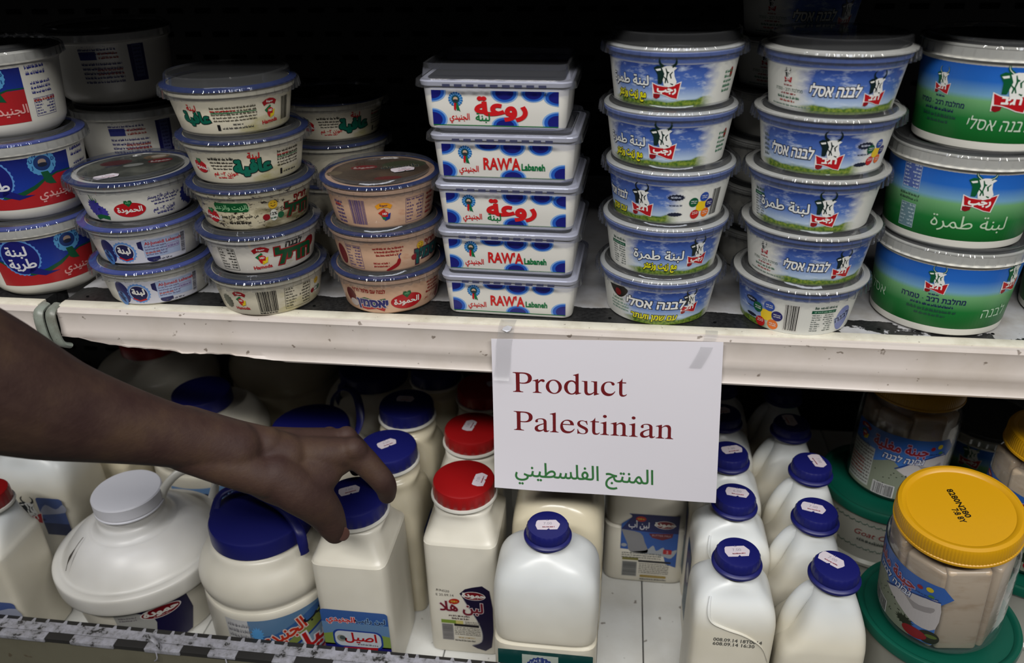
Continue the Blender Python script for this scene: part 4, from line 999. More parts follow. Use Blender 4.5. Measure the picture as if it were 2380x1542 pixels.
def p_asil(d, s=1.0):
    """blue-sky yogurt label with a rounded white name panel"""
    P = lambda pts: [(a*s, b*s) for a, b in pts]
    d.rect(-36*s, 36*s, 8*s, 98*s, (.20, .36, .62), 1, 4*s); d.rect(-36*s, 36*s, 62*s, 80*s, (.40, .54, .70), 2)
    d.poly(P([(-36, 62), (-20, 66), (0, 60), (20, 67), (36, 64), (36, 46), (-36, 46)]), (.52, .62, .30), 3); d.rect(-36*s, 36*s, 12*s, 48*s, (.12, .12, .46), 3)
    d.rect(-26*s, 28*s, 44*s, 70*s, (.13, .25, .58), 5, 8*s); d.rect(-24*s, 26*s, 46*s, 68*s, (.80, .83, .86), 6, 7*s)
    d.text('اصيل', 4*s, 55*s, 16*s, (.70, .08, .10), 8, bold=.03); d.words(0, 22*s, 48*s, 52*s, 1, (.4, .4, .45), 8, 3)
    d.ell(-17*s, 57*s, 5*s, 5*s, (.6, .6, .55), 8); d.ell(-16*s, 58*s, 3*s, 3*s, (.3, .35, .35), 9)
    d.poly(P([(-16, 44), (22, 47), (20, 39), (4, 40), (-18, 36)]), (.70, .10, .14), 8); d.words(-12*s, 18*s, 39.5*s, 43.5*s, 1, (.85, .7, .7), 9, 4)
    d.text('لبن رايب', 17*s, 83*s, 9*s, (.10, .14, .30), 8, bold=.03, out=(.55, .70, .85)); d.text('الجنيدي', -15*s, 82*s, 10*s, (.76, .14, .12), 8, bold=.03, out=(.85, .78, .80))
    d.ell(-24*s, 26*s, 15*s, 16*s, (.82, .83, .84), 6, 36); d.ell(-23*s, 25*s, 12*s, 13*s, (.18, .28, .60), 7, 36, wob=.04); d.ell(-23*s, 26*s, 6.5*s, 6.5*s, (.78, .80, .8), 8); d.ell(-23*s, 27*s, 3.4*s, 4.4*s, (.22, .3, .3), 9); d.ell(-23*s, 24*s, 4.4*s, 2*s, (.12, .14, .16), 10)
    for k, ch in enumerate('JUNEIDI'):
        a = 200-k*37; d.text(ch, -23*s+9.6*s*math.cos(R_(a)), 24*s+9.8*s*math.sin(R_(a)), 4.6*s, (.85, .87, .9), 9, bold=.04)
    d.ell(24*s, 34*s, 9.5*s, 8*s, (.36, .46, .70), 6, 30); d.ell(24*s, 34*s, 8.4*s, 7*s, (.22, .32, .60), 7, 30); d.words(-6*s, 14*s, 28*s, 32*s, 1, (.7, .75, .85), 8)
def p_hala(d):
    """clear label, navy swoosh, red oval"""
    d.poly(smooth_prof([(4, 99), (30, 99), (30, 15), (8, 15), (19, 22), (20, 38), (15, 55), (8, 70), (2, 84), (-2, 92)], 3), (.10, .07, .20), 2); d.stroke(smooth_prof([(8, 15), (19, 22), (20, 38), (15, 55), (8, 70), (2, 84)], 3), .8, (.6, .6, .62), 3)
    red_oval(d, 13, 90, 12.5, 6.2); d.text('لبن هلا', -1, 66, 19, (.46, .10, .16), 7, bold=.03, out=(.85, .80, .80), outw=.04, w=47)
    d.ell(-8.5, 80, 6, 4, (.70, .18, .10), 4, 20, 15); d.words(-12, -5, 78, 82, 1, (.9, .8, .3), 5)
    d.text('R!NS20', -20, 93, 4.6, (.25, .22, .2), 4, rot=-6); d.text('E 25.09.14', -18, 87, 4.6, (.25, .22, .2), 4)
    d.words(-16, 8, 57, 61, 1, (.35, .25, .25), 4, 4, True); d.words(-14, 8, 53, 57, 1, (.35, .25, .25), 4, 5, True); d.rect(-24, -8, 47, 52, (.50, .60, .22), 3); d.rect(-8, 0, 47, 52, (.80, .76, .45), 3); d.words(2, 19, 47, 52, 2, (.5, .48, .44), 4)
    d.barcode(-23, -12, 22, 45, (.38, .37, .37), 3, (.62, .61, .60), vert=True); d.rect(-10, 17, 43.5, 47, (.12, .10, .12), 4); d.words(-10, 18, 30, 43, 5, (.50, .49, .46), 3, 4); d.words(-6, 12, 25, 28, 1, (.78, .62, .25), 4, 5); d.words(-10, 12, 20, 24, 1, (.4, .38, .36), 4, 6)
def p_butter(d):
    """blue buttermilk label with poured milk"""
    d.poly([(-30, 92), (-17, 104), (-22, 108), (36, 108), (36, 30), (24, 34), (20, 50), (-30, 54)], (.16, .33, .62), 1); d.poly([(-30, 84), (-18, 104), (-20, 108), (36, 108), (36, 82), (2, 82)], (.09, .12, .36), 2)
    d.poly(smooth_prof([(-30, 84), (-8, 80), (-2, 66), (2, 50), (-18, 50), (-22, 62)], 3), (.52, .52, .53), 3)
    d.poly(smooth_prof([(-18, 50), (0, 54), (8, 62), (12, 54), (20, 60), (24, 52), (36, 58), (30, 44), (20, 46), (10, 48)], 3), (.62, .64, .66), 3); d.ell(-26, 60, 3.4, 2.6, (.6, .62, .65), 4)
    red_oval(d, 20, 94, 11.5, 6); d.text('لبن أب', -10, 88, 12, (.85, .85, .87), 5, bold=.02, w=24); d.ell(-8, 101, 6, 4, (.68, .15, .10), 5); d.words(-12, -4, 99, 103, 1, (.9, .8, .3), 6)
    d.poly([(2, 80), (30, 82), (29, 76), (18, 71), (6, 74)], (.40, .10, .16), 4); d.text('BUTTER MILK', 17, 76.5, 3.8, (.7, .6, .62), 5, w=22); d.rect(20, 30, 50, 57, (.66, .12, .14), 5, 1); d.text('2', 25, 51.5, 5.6, (.85, .8, .8), 6)
    d.words(-28, 18, 40, 50, 3, (.40, .42, .42), 4, 4); d.rect(-27, -8, 37, 41, (.48, .46, .22), 4); d.rect(-8, 30, 35, 38, (.08, .08, .10), 4); d.barcode(-26, -10, 12, 34, (.26, .26, .27), 3, (.62, .62, .60), vert=True); d.words(-7, 28, 17, 34, 6, (.48, .48, .46), 3, 6); d.rect(-5, 26, 11, 14.5, (.62, .52, .22), 4, 1); d.words(-5, 26, 6, 10, 1, (.4, .4, .4), 4)

def strap_jug(label, x, y, rot, capm=None, group=None, sc=1.0, decal=None, loop=None, st=None, R=0.052):
    """round jug: domed top above a waist groove, straight labelled wall below, strap on the cap"""
    t = thing('yogurt_jug', label, 'jug', (x, y, ZL), R_(rot), group); k = sc; Rb = 0.0715*k
    secs = [(0, Rb-.008), (.002, Rb-.003), (.010, Rb), (.05, Rb), (.088, Rb-.0005), (.0925, Rb-.003), (.0955, Rb-.0042), (.0985, Rb-.003), (.104, Rb-.0002), (.114, Rb+.0005), (.126, Rb-.004), (.138, Rb-.013), (.146, R+.001), (.149, R-.003), (.158, R-.004)]
    bm = bmesh.new(); lathe(bm, [(r, z*k) for z, r in smooth_prof(secs, 4)], 96); b = obj('jug_body', bm, M_cream if capm is not None and capm is M_white else M_yog, t, auto=60)
    H = .170*k; bm = bmesh.new()
    lathe(bm, [(R-.001, 0), (R, .0008), (R-.0002, .016), (R-.0014, .0185), (R-.004, .0195), (.001, .0192)], 96); c = obj('cap', bm, capm or M_blue, t, loc=(0, 0, H-.0195), auto=35)
    if loop:
        bm = bmesh.new(); pts = bez(loop, 6); tube(bm, pts, .0019, 12, 2.7, up=V(0, 0, 1)); obj('strap', bm, capm or M_blue, c)
        if len(loop) > 5: pass
    if st: sticker(c, None, 0, st[3]).build('price_sticker', c, disc_surf(.0195, st[2], st[0], st[1]), step=0)
    if decal: dd = Decal(); decal(dd); dd.build('label', b, cone_surf(Rb, Rb, .1, face_cam((x, y))), step=3)
    return t
def p_jug_asil(d):
    d.rect(-62, -30, 8, 86, (.80, .80, .80), 1); d.words(-60, -34, 12, 82, 9, (.5, .5, .52), 2, 4)
    d.rect(-36, 92, 8, 86, (.22, .38, .60), 1, 3); d.poly(smooth_prof([(-36, 46), (-10, 44), (20, 62), (50, 78), (92, 84), (92, 70), (60, 64), (24, 48), (-10, 36), (-36, 38)], 3), (.50, .55, .28), 3)
    d.poly([(-36, 62), (-10, 64), (30, 80), (60, 86), (-36, 86)], (.36, .50, .64), 2); d.ell(-28, 66, 6, 10, (.35, .62, .85), 3, wob=.2)
    d.poly(smooth_prof([(-20, 20), (0, 38), (30, 52), (60, 62), (92, 66), (92, 8), (-20, 8)], 3), (.13, .26, .55), 4); d.poly(smooth_prof([(-14, 18), (2, 35), (30, 49), (60, 59), (92, 63), (92, 26), (50, 24), (10, 14)], 3), (.52, .62, .70), 5)
    d.text('الجنيدي', -2, 54, 24, (.74, .20, .12), 8, bold=.03, out=(.86, .76, .72), rot=16, w=52); d.text('لبن رايب', 50, 72, 17, (.08, .10, .16), 8, bold=.03, rot=14)
    d.text('اصيل', 38, 32, 32, (.72, .12, .12), 8, bold=.03, out=(.85, .85, .88), rot=10); d.poly([(0, 12), (50, 24), (92, 28), (92, 18), (50, 14), (0, 4)], (.62, .08, .12), 7); d.text('Drinking yogurt 3%', 44, 16, 8.5, (.85, .75, .75), 9, rot=10)
def p_jug_blue(d):
    d.rect(-70, 60, 10, 84, (.30, .46, .66), 1, 3); d.rect(-70, 60, 60, 84, (.46, .62, .82), 2, 3); d.text('יוגורט', -10, 66, 15, (.10, .12, .28), 4, bold=.03, w=44); d.words(-30, 20, 56, 64, 2, (.3, .36, .5), 4); d.rect(-36, 46, 52, 54, (.12, .2, .4), 4)
def cheese_jar(label, pos, rot, tilt, decal, group):
    t = thing('cheese_jar', label, 'jar', pos, 0, group, rot); R = 0.053
    pr = smooth_prof([(0, R-.012), (.0015, R-.007), (.008, R-.001), (.018, R), (.06, R), (.096, R), (.108, R-.002), (.117, R-.0085), (.121, R-.011), (.133, R-.012)], 4)
    bm = bmesh.new(); lathe(bm, [(r, z) for z, r in pr], 96); obj('jar_body', bm, M_jar, t, auto=60)
    # blocks of white cheese packed behind the plastic
    M = mottle('white_cheese', (0.80, 0.72, 0.62), (0.72, 0.62, 0.50), 0.5, 25)
    rnd = random.Random(int(pos[0]*1000)); bm = bmesh.new()
    lathe(bm, [(0.001, .006), (R-.016, .006), (R-.010, .014), (R-.010, .10), (R-.016, .118), (0.001, .12)], 40); obj('brine', bm, mat('brine', (.79, .71, .62), .3), t)
    for lay_ in range(1):
        for k in range(8):
            a = 2*PI*(k+.45*lay_)/8; bm = bmesh.new(); hh = .114-rnd.uniform(0, .008)
            box(bm, -.0176, .0176, -.008, .0030, 0, hh, .0035, 3)
            obj('cheese_block', bm, M, t, loc=((R-.0095)*math.cos(a), (R-.0095)*math.sin(a), .006+lay_*.0572), rot=(0, rnd.uniform(-.08, .08), a-PI/2+rnd.uniform(-.06, .06)))
    bm = bmesh.new(); Rl = .0505
    lathe(bm, [(Rl-.001, 0), (Rl+.0004, .0008), (Rl+.0002, .0028), (Rl-.0006, .0034), (Rl-.0008, .0155), (Rl-.002, .0182), (Rl-.005, .0192), (Rl-.0075, .0186), (Rl-.009, .0172), (.001, .0172)], 480, rib={3: .00018, 4: .00018})
    lid = obj('lid', bm, M_yellow, t, loc=(0, 0, .127), auto=30)
    if decal: dd = Decal(); decal(dd); dd.build('label', t, cone_surf(R+.0002, R+.0002, .1), step=3)
    return t, lid
def p_cheese(d):
    d.rect(-52, 56, 10, 92, (.26, .46, .76), 1, 1); d.poly(smooth_prof([(-52, 72), (-20, 78), (20, 74), (56, 68), (56, 92), (-52, 92)], 2), (.20, .40, .72), 2)
    d.poly([(-18, 52), (0, 62), (16, 46), (36, 34), (36, 10), (-52, 10), (-52, 60), (-30, 48)], (.52, .55, .48), 3); d.poly(smooth_prof([(6, 50), (24, 64), (42, 70), (56, 71), (56, 34), (40, 30), (26, 38)], 3), (.78, .76, .76), 4); d.poly(smooth_prof([(26, 60), (40, 58), (52, 62), (50, 54), (36, 50)], 3), (.62, .60, .60), 5)
    d.stroke([(4, 51), (24, 65.5), (42, 71.5), (56, 72)], 1.4, (.10, .20, .48), 5)
    rnd = random.Random(3)
    for k in range(20): d.ell(rnd.uniform(-16, 30), rnd.uniform(22, 46), .8, .6, (.06, .06, .06), 5, 8)
    d.rect(-52, -20, 14, 66, (.72, .74, .72), 5); d.words(-51, -21, 16, 64, 11, (.35, .3, .3), 6, 4); d.words(-51, -30, 24, 48, 5, (.6, .25, .22), 7, 8)
    d.barcode(-14, 8, 11, 26, BLACK, 6, (.85, .85, .85)); hd_logo(d, -38, 78, 15, 6, word=False); d.text('Hamoda', -38, 64.5, 6.5, (.18, .22, .4), 7)
    d.text('جبنة مغلية', 5, 73, 17, (.58, .12, .16), 8, bold=.03, out=(.62, .58, .74), w=58); d.text('גבינה לבנה', 10, 61, 11, (.86, .88, .92), 8, bold=.02, shear=.2, out=(.16, .24, .5), w=42)
    d.ell(40, 18, 11, 7, (.55, .05, .1), 6); d.ell(52, 20, 9, 9, (.14, .15, .10), 5); d.ell(30, 26, 8, 6, (.12, .16, .10), 5, wob=.2); d.ell(54, 22, 5, 2.5, (.35, .42, .18), 6)
    d.ell(46, 84, 3, 3, (.85, .75, .1), 6); d.ell(38, 82, 2.5, 2.5, (.6, .1, .15), 6); d.ell(48, 76, 2.5, 2, (.3, .5, .25), 6); d.words(34, 54, 73, 76, 1, (.15, .22, .45), 6)
def bucket(label, x, y, group, z=ZL, R=.0725, h=.118, decal=None, lidm=None):
    t = thing('cheese_bucket', label, 'bucket', (x, y, z), 0, group)
    bm = bmesh.new(); lathe(bm, [(0.001, 0), (R-.014, 0), (R-.012, .002), (R-.010, .03), (R-.0095, .034), (R-.0045, .036), (R-.004, .040), (R-.0075, .043), (R-.004, h-.012), (R-.002, h-.006), (0.001, h-.004)], 96)
    b = obj('bucket_body', bm, mat('clear_bucket', (.66, .66, .62), .25), t)
    bm = bmesh.new(); lathe(bm, [(R-.003, 0), (R, .001), (R+.0004, .008), (R-.0006, .0106), (R-.003, .0112), (R-.0055, .0104), (R-.0075, .0080), (R-.010, .0076), (.001, .0076)], 128); lid = obj('lid', bm, lidm or M_green, t, loc=(0, 0, h-.0112), auto=35)
    if decal: dd = Decal(); decal(dd); dd.build('print', b, cone_surf(R-.0072, R-.0042, .07), step=3)
    return t
def p_goat(d):
    G = (.12, .34, .28)
    for v0, v1 in ((60, 63), (96, 99)): 
        for a in range(-70, 70, 7): d.stroke([(a, v0), (a+2.5, v1), (a+5, v0), (a+7, v0+1.5)], .8, G, 2)
    d.text('Goat Cheese', -16, 80, 11, (.50, .14, .16), 3, shear=.3); d.words(-40, 14, 70, 77, 1, (.2, .24, .22), 3, 4)
# ================================================================ sign with serif lettering
def cub(p0, p1, p2, p3, n=7):
    return [tuple((1-t)**3*a+3*(1-t)**2*t*b+3*(1-t)*t*t*c+t**3*d for a, b, c, d in zip(p0, p1, p2, p3)) for t in [k/n for k in range(1, n+1)]]
def path(s):
    tk = s.replace(',', ' ').split(); i = 0; pts = []
    while i < len(tk):
        if tk[i] in 'ML': pts.append((float(tk[i+1]), float(tk[i+2]))); i += 3
        elif tk[i] == 'C':
            v = [float(x) for x in tk[i+1:i+7]]; pts += cub(pts[-1], v[0:2], v[2:4], v[4:6]); i += 7
    return pts
def ccw(p, want=True):
    a = sum(p[k-1][0]*p[k][1]-p[k][0]*p[k-1][1] for k in range(len(p)))
    return p if (a > 0) == want else p[::-1]
def eli(cx, cy, rx, ry, n=28, rot=0):
    a = R_(rot); return [(cx+rx*math.cos(t)*math.cos(a)-ry*math.sin(t)*math.sin(a), cy+rx*math.cos(t)*math.sin(a)+ry*math.sin(t)*math.cos(a)) for t in [2*PI*k/n for k in range(n)]]
def foot(x0, x1, sx0, sx1, h=19):
    return path(f'M {x0} 0 L {x1} 0 L {x1} {h} C {(x1+sx1)/2} {h+4} {sx1} {h+16} {sx1} {h+58} L {sx0} {h+58} C {sx0} {h+16} {(x0+sx0)/2} {h+4} {x0} {h}')
def rc(x0, x1, y0, y1): return [(x0, y0), (x1, y0), (x1, y1), (x0, y1)]
G = {
 'P': (556, [path('M 100 40 L 202 40 L 202 640 L 100 640'), foot(16, 296, 100, 202), path('M 16 662 L 16 643 C 75 638 100 630 100 575 L 202 575 L 202 662'),
       path('M 190 662 L 290 662 C 460 662 542 595 542 481 C 542 350 440 288 300 288 C 260 288 225 291 190 296 L 190 328 L 202 328 C 225 322 250 320 272 320 C 380 320 436 370 436 476 C 436 575 385 624 270 624 C 215 624 202 620 202 600 L 190 600')], []),
 'r': (333, [path('M 84 40 L 160 40 L 160 460 L 153 460 L 5 406 L 5 391 C 60 396 84 390 84 350'), foot(5, 245, 84, 160), path('M 156 372 C 185 425 220 460 273 460 C 310 460 335 442 335 411 C 335 385 318 368 295 368 C 268 368 260 394 240 394 C 215 394 180 345 158 310')], []),
 'o': (500, [eli(250, 225, 220, 235)], [eli(250, 225, 130, 205, rot=5)]),
 'd': (500, [eli(226, 225, 199, 235), path('M 340 60 L 340 560 C 340 612 325 618 277 614 L 277 630 L 418 683 L 424 683 L 424 120 C 424 60 430 55 491 57 L 491 42 L 349 -10 L 340 -10')], [eli(238, 222, 115, 195)]),
 'u': (500, [path('M 9 450 L 9 433 C 60 432 77 425 77 380 L 77 150 C 77 40 110 -10 185 -10 C 245 -10 290 20 345 80 L 345 122 C 300 70 262 47 222 47 C 180 47 161 75 161 140 L 161 450'), path('M 262 450 L 262 433 C 320 430 338 425 338 380 L 338 -9 L 344 -9 L 479 40 L 479 55 C 425 55 422 65 422 110 L 422 450')], []),
 'c': (444, [path('M 412 147 L 398 156 C 365 100 325 70 265 70 C 175 70 113 145 113 255 C 113 365 165 432 240 432 C 290 432 300 412 306 385 C 312 350 330 340 352 340 C 375 340 392 355 392 378 C 392 425 330 460 250 460 C 120 460 25 360 25 215 C 25 85 105 -10 220 -10 C 310 -10 375 50 412 147')], []),
 't': (278, [path('M 154 579 C 120 500 80 450 13 432 L 13 418 L 70 418 L 70 120 C 70 30 105 -10 165 -10 C 215 -10 255 15 279 66 L 266 77 C 240 45 220 40 200 40 C 165 40 154 60 154 112 L 154 418 L 255 418 L 255 450 L 154 450')], []),
 'a': (444, [path('M 371 340 C 371 415 330 460 230 460 C 122 460 56 408 56 352 C 56 330 72 312 95 312 C 118 312 134 328 134 350 C 134 368 126 378 126 394 C 126 416 162 433 208 433 C 265 433 287 402 287 335 L 287 292 C 130 236 37 190 37 98 C 37 32 82 -10 143 -10 C 195 -10 240 15 287 58 C 290 12 308 -10 345 -10 C 385 -10 412 8 442 42 L 442 66 C 420 50 412 46 398 46 C 376 46 371 62 371 102')], [path('M 287 262 C 190 222 124 185 124 122 C 124 80 150 50 190 50 C 222 50 258 68 287 95')]),
 'l': (278, [path('M 98 40 L 182 40 L 182 683 L 176 683 L 19 630 L 19 614 C 80 618 98 612 98 560'), foot(21, 257, 98, 182)], []),
 'e': (444, [path('M 424 157 L 408 164 C 365 92 320 62 260 62 C 160 62 100 135 97 277 L 405 277 C 400 395 335 460 238 460 C 110 460 25 360 25 215 C 25 75 100 -10 215 -10 C 310 -10 390 50 424 157')], [path('M 101 309 L 303 309 C 296 390 270 425 210 425 C 150 425 108 380 101 309')]),
 's': (389, [path('M 334 318 L 317 318 C 297 400 262 438 198 438 C 152 438 122 412 122 374 C 122 330 150 308 200 280 C 290 232 348 205 348 120 C 348 40 285 -10 200 -10 C 155 -10 118 5 95 5 C 82 5 76 2 70 -8 L 54 -8 L 54 155 L 71 155 C 88 60 130 14 200 14 C 250 14 278 42 278 84 C 278 130 245 152 190 182 C 105 230 51 262 51 338 C 51 412 105 460 185 460 C 230 460 260 444 280 444 C 292 444 298 448 302 455 L 316 455')], []),
 'i': (278, [path('M 96 40 L 180 40 L 180 460 L 174 460 L 20 406 L 20 391 C 78 396 96 388 96 340'), foot(16, 253, 96, 180), eli(137, 632, 52, 51)], []),
 'n': (500, [path('M 94 40 L 178 40 L 178 460 L 171 460 L 18 408 L 18 392 C 76 397 94 390 94 340'), foot(16, 248, 94, 178), path('M 170 368 C 225 430 270 460 322 460 C 392 460 424 412 424 320 L 424 40 L 340 40 L 340 300 C 340 375 318 405 275 405 C 240 405 205 382 170 338'), foot(270, 485, 340, 424)], []),
}
def serif(d, s, x, y, em, c, lay=3, rot=0):
    k = em/1000; u = 0; ca, sa = math.cos(R_(rot)), math.sin(R_(rot))
    for ch in s:
        w, out, holes = G[ch]
        v, f = fill_loops([ccw(p) for p in out]); hv = [ccw(h) for h in holes]
        if holes:
            # holes win over every outline they lie in
            v, f = fill_loops([ccw(p) for p in out]+[ccw(h, False) for h in holes])
        d.tris([(x+(u+a)*k*ca-b*k*sa, y+(u+a)*k*sa+b*k*ca) for a, b in v], f, c, lay); u += w

def build_sign():
    t = thing('paper_sign', 'white paper notice taped to the shelf rail reading Product Palestinian', 'sign', (0, 0, 0))
    c = {(0, 1): (-.0172, -.0096), (1, 1): (.1825, -.0027), (1, 0): (.1937, -.1775), (0, 0): (-.0180, -.1710)}
    def S(u, v, o):      # metres on the sheet, origin bottom left, sheet 0.200 x 0.169
        a, b = u/.200, v/.169
        x = (1-a)*((1-b)*c[0, 0][0]+b*c[0, 1][0])+a*((1-b)*c[1, 0][0]+b*c[1, 1][0])
        z = (1-a)*((1-b)*c[0, 0][1]+b*c[0, 1][1])+a*((1-b)*c[1, 0][1]+b*c[1, 1][1])
        y = -.0092 - .0016*math.sin(a*PI)*(1-b) - .006*(1-b)**3*(1-a)**2 + .0015*(1-b)**2*a - .0006*math.sin(a*9)*(1-b)
        return Vector((x, y-o, z))
    M = mat('paper', (0.95, 0.935, 0.965), 0.65, 0.3); nt = M.node_tree; a = noise(nt, tex_coord(nt, 'Object'), 30, 3); bump(nt, nodes(M)[2], a.outputs[0], 0.12, 0.001)
    bm = bmesh.new(); N, K = 40, 34
    for sgn in (0.0, -0.00025):
        vs = [[bm.verts.new(S(.2*i/N, .169*j/K, sgn)) for j in range(K+1)] for i in range(N+1)]
        for i in range(N):
            for j in range(K): bm.faces.new((vs[i][j], vs[i+1][j], vs[i+1][j+1], vs[i][j+1]))
        if sgn == 0.0: front = vs
    for i in range(N):
        bm.faces.new((front[i][0], front[i+1][0], vs[i+1][0], vs[i][0])); bm.faces.new((front[i][K], front[i+1][K], vs[i+1][K], vs[i][K]))
    for j in range(K):
        bm.faces.new((front[0][j], front[0][j+1], vs[0][j+1], vs[0][j])); bm.faces.new((front[N][j], front[N][j+1], vs[N][j+1], vs[N][j]))
    bm.normal_update(); obj('sheet', bm, M, t, auto=50)
    C1 = (0.47, 0.11, 0.13); C2 = (0.24, 0.49, 0.27)
    d = Decal()
    serif(d, 'Product', 18.0, 112.6, 32.6, C1); serif(d, 'Palestinian', 18.2, 69.6, 32.5, C1)
    d.text('المنتج الفلسطيني', 81.5, 16.4, 23.5, C2, 3, bold=.012, w=125)
    d.build('lettering', t, S, step=4)
    def strip(pts0, w, name, n=14):
        bm = bmesh.new(); pr = None
        for k in range(n+1):
            q = pts0(k/n); s = w/2
            a, b = bm.verts.new(q+V(-s, 0, 0)), bm.verts.new(q+V(s, 0, 0))
            if pr: bm.faces.new((pr[0], pr[1], b, a))
            pr = (a, b)
        return obj(name, bm, M_tape, t)
    def path3(P):
        P = smooth_prof(P, 5); n = len(P)-1
        return lambda f: Vector(P[min(n, int(round(f*n)))])
    strip(path3([(-.0035, .0085, .0012), (-.0040, -.0045, .0010), (-.0045, -.0082, -.006), (-.0060, -.0104, -.016), (-.0070, -.0106, -.034), (-.0080, -.0118, -.043), (-.0084, -.0155, -.0485)]), .014, 'tape')
    strip(path3([(.1735, .004, .0012), (.1725, -.0046, .0010), (.1700, -.0082, -.006), (.1670, -.0110, -.014), (.1610, -.0108, -.0285)]), .0105, 'tape')
    bm = bmesh.new(); rnd = random.Random(2)
    pts = [(0, 0), (.004, .003), (.008, .001), (.006, -.004), (.003, -.0055), (-.001, -.003)]
    vs = [bm.verts.new((-.0035+a-.003, -.0066-rnd.uniform(0, .001), .0012+b*.8)) for a, b in pts]; bm.faces.new(vs)
    obj('paper_scrap', bm, M_white, t, smooth=False)

# ================================================================ reaching arm
def build_arm():
    root = thing('person', 'bare brown forearm and hand of a shopper gripping a blue bottle cap', 'person', (0, 0, 0))
    balls = []
    def seg(a, b, ra, rb, n=None):
        a, b = Vector(a), Vector(b); L = (b-a).length; n = n or max(2, int(L/0.0022))
        for k in range(n+1):
            t = k/n; balls.append((a.lerp(b, t), ra+(rb-ra)*t))
    def chain(P):
        Q = smooth_prof([(*p, r) for p, r in P], 3)
        for a, b in zip(Q, Q[1:]): seg(a[:3], b[:3], a[3], b[3])
    for c in ARM['chains']: chain([(tuple(p), r) for p, r in c])
    bm = bmesh.new(); proto = bmesh.new(); bmesh.ops.create_icosphere(proto, subdivisions=3, radius=1.0)
    pv = np.array([v.co[:] for v in proto.verts]); pf = [tuple(v.index for v in f.verts) for f in proto.faces]; proto.free(); bm.free()
    V_ = []; F_ = []
    for p, r in balls:
        b = len(V_); V_ += [tuple(x) for x in (pv*r+np.array(p[:]))]; F_ += [(i+b, j+b, k+b) for i, j, k in pf]
    me = bpy.data.meshes.new('blank'); me.from_pydata(V_, [], F_); o = bpy.data.objects.new('blank', me); COL.objects.link(o)
    m = o.modifiers.new('r', 'REMESH'); m.mode = 'VOXEL'; m.voxel_size = 0.0011; m.adaptivity = 0
    s = o.modifiers.new('s', 'SMOOTH'); s.factor = 0.5; s.iterations = 34
    dg = bpy.context.evaluated_depsgraph_get(); me2 = bpy.data.meshes.new_from_object(o.evaluated_get(dg))
    bpy.data.objects.remove(o); bpy.data.meshes.remove(me)
    me2.name = 'arm_and_hand'; me2.polygons.foreach_set('use_smooth', [True]*len(me2.polygons))
    M = mat('brown_skin', (0.29, 0.20, 0.175), 0.68, 0.3, sss=0.04); nt = M.node_tree; n, l, b = nodes(M)
    tc = tex_coord(nt, 'Object'); a = noise(nt, tc, 26, 4, .6)
    r = ramp(nt, [(0.32, (0.215, 0.130, 0.115)), (0.50, (0.262, 0.180, 0.150)), (0.68, (0.305, 0.222, 0.165))]); l.new(a.outputs[0], r.inputs[0]); l.new(r.outputs[0], b.inputs['Base Color'])
    f = noise(nt, tc, 420, 3, .6); w = noise(nt, tex_coord(nt, 'Object', (1, 1, 3)), 90, 3, .6)
    ad = nt.nodes.new('ShaderNodeMath'); ad.operation = 'ADD'; l.new(f.outputs[0], ad.inputs[0]); l.new(w.outputs[0], ad.inputs[1]); bump(nt, b, ad.outputs[0], 0.35, 0.0006)
    me2.materials.clear(); me2.materials.append(M)
    link('arm_and_hand', me2, root)
    # short sleeve over the upper arm, above and left of the picture
    S = [(-.398, -.400, .178), (-.405, -.430, .204), (-.416, -.480, .248), (-.428, -.550, .312), (-.436, -.610, .366)]
    bm = bmesh.new(); pts = bez(S, 5); n = len(pts)
    tube(bm, pts, [.066 + .014*k/n + .0012*math.sin(k*1.9) for k in range(n)], 40)
    obj('shirt_sleeve', bm, mat('dark_cotton', (.16, .17, .20), .85), root)
    # finger nails
    for P, q, s in ARM['nails']:
        bm = bmesh.new(); bmesh.ops.create_uvsphere(bm, u_segments=16, v_segments=8, radius=1.0)
        bmesh.ops.scale(bm, vec=s, verts=bm.verts)
        nl = obj('fingernail', bm, mat('fingernail', (0.34, 0.23, 0.20), 0.35), root, loc=P); nl.rotation_mode = 'QUATERNION'; nl.rotation_quaternion = Vector(q[0]).to_track_quat('Z', 'Y')
        tag(nl, 'paler ' + q[1])
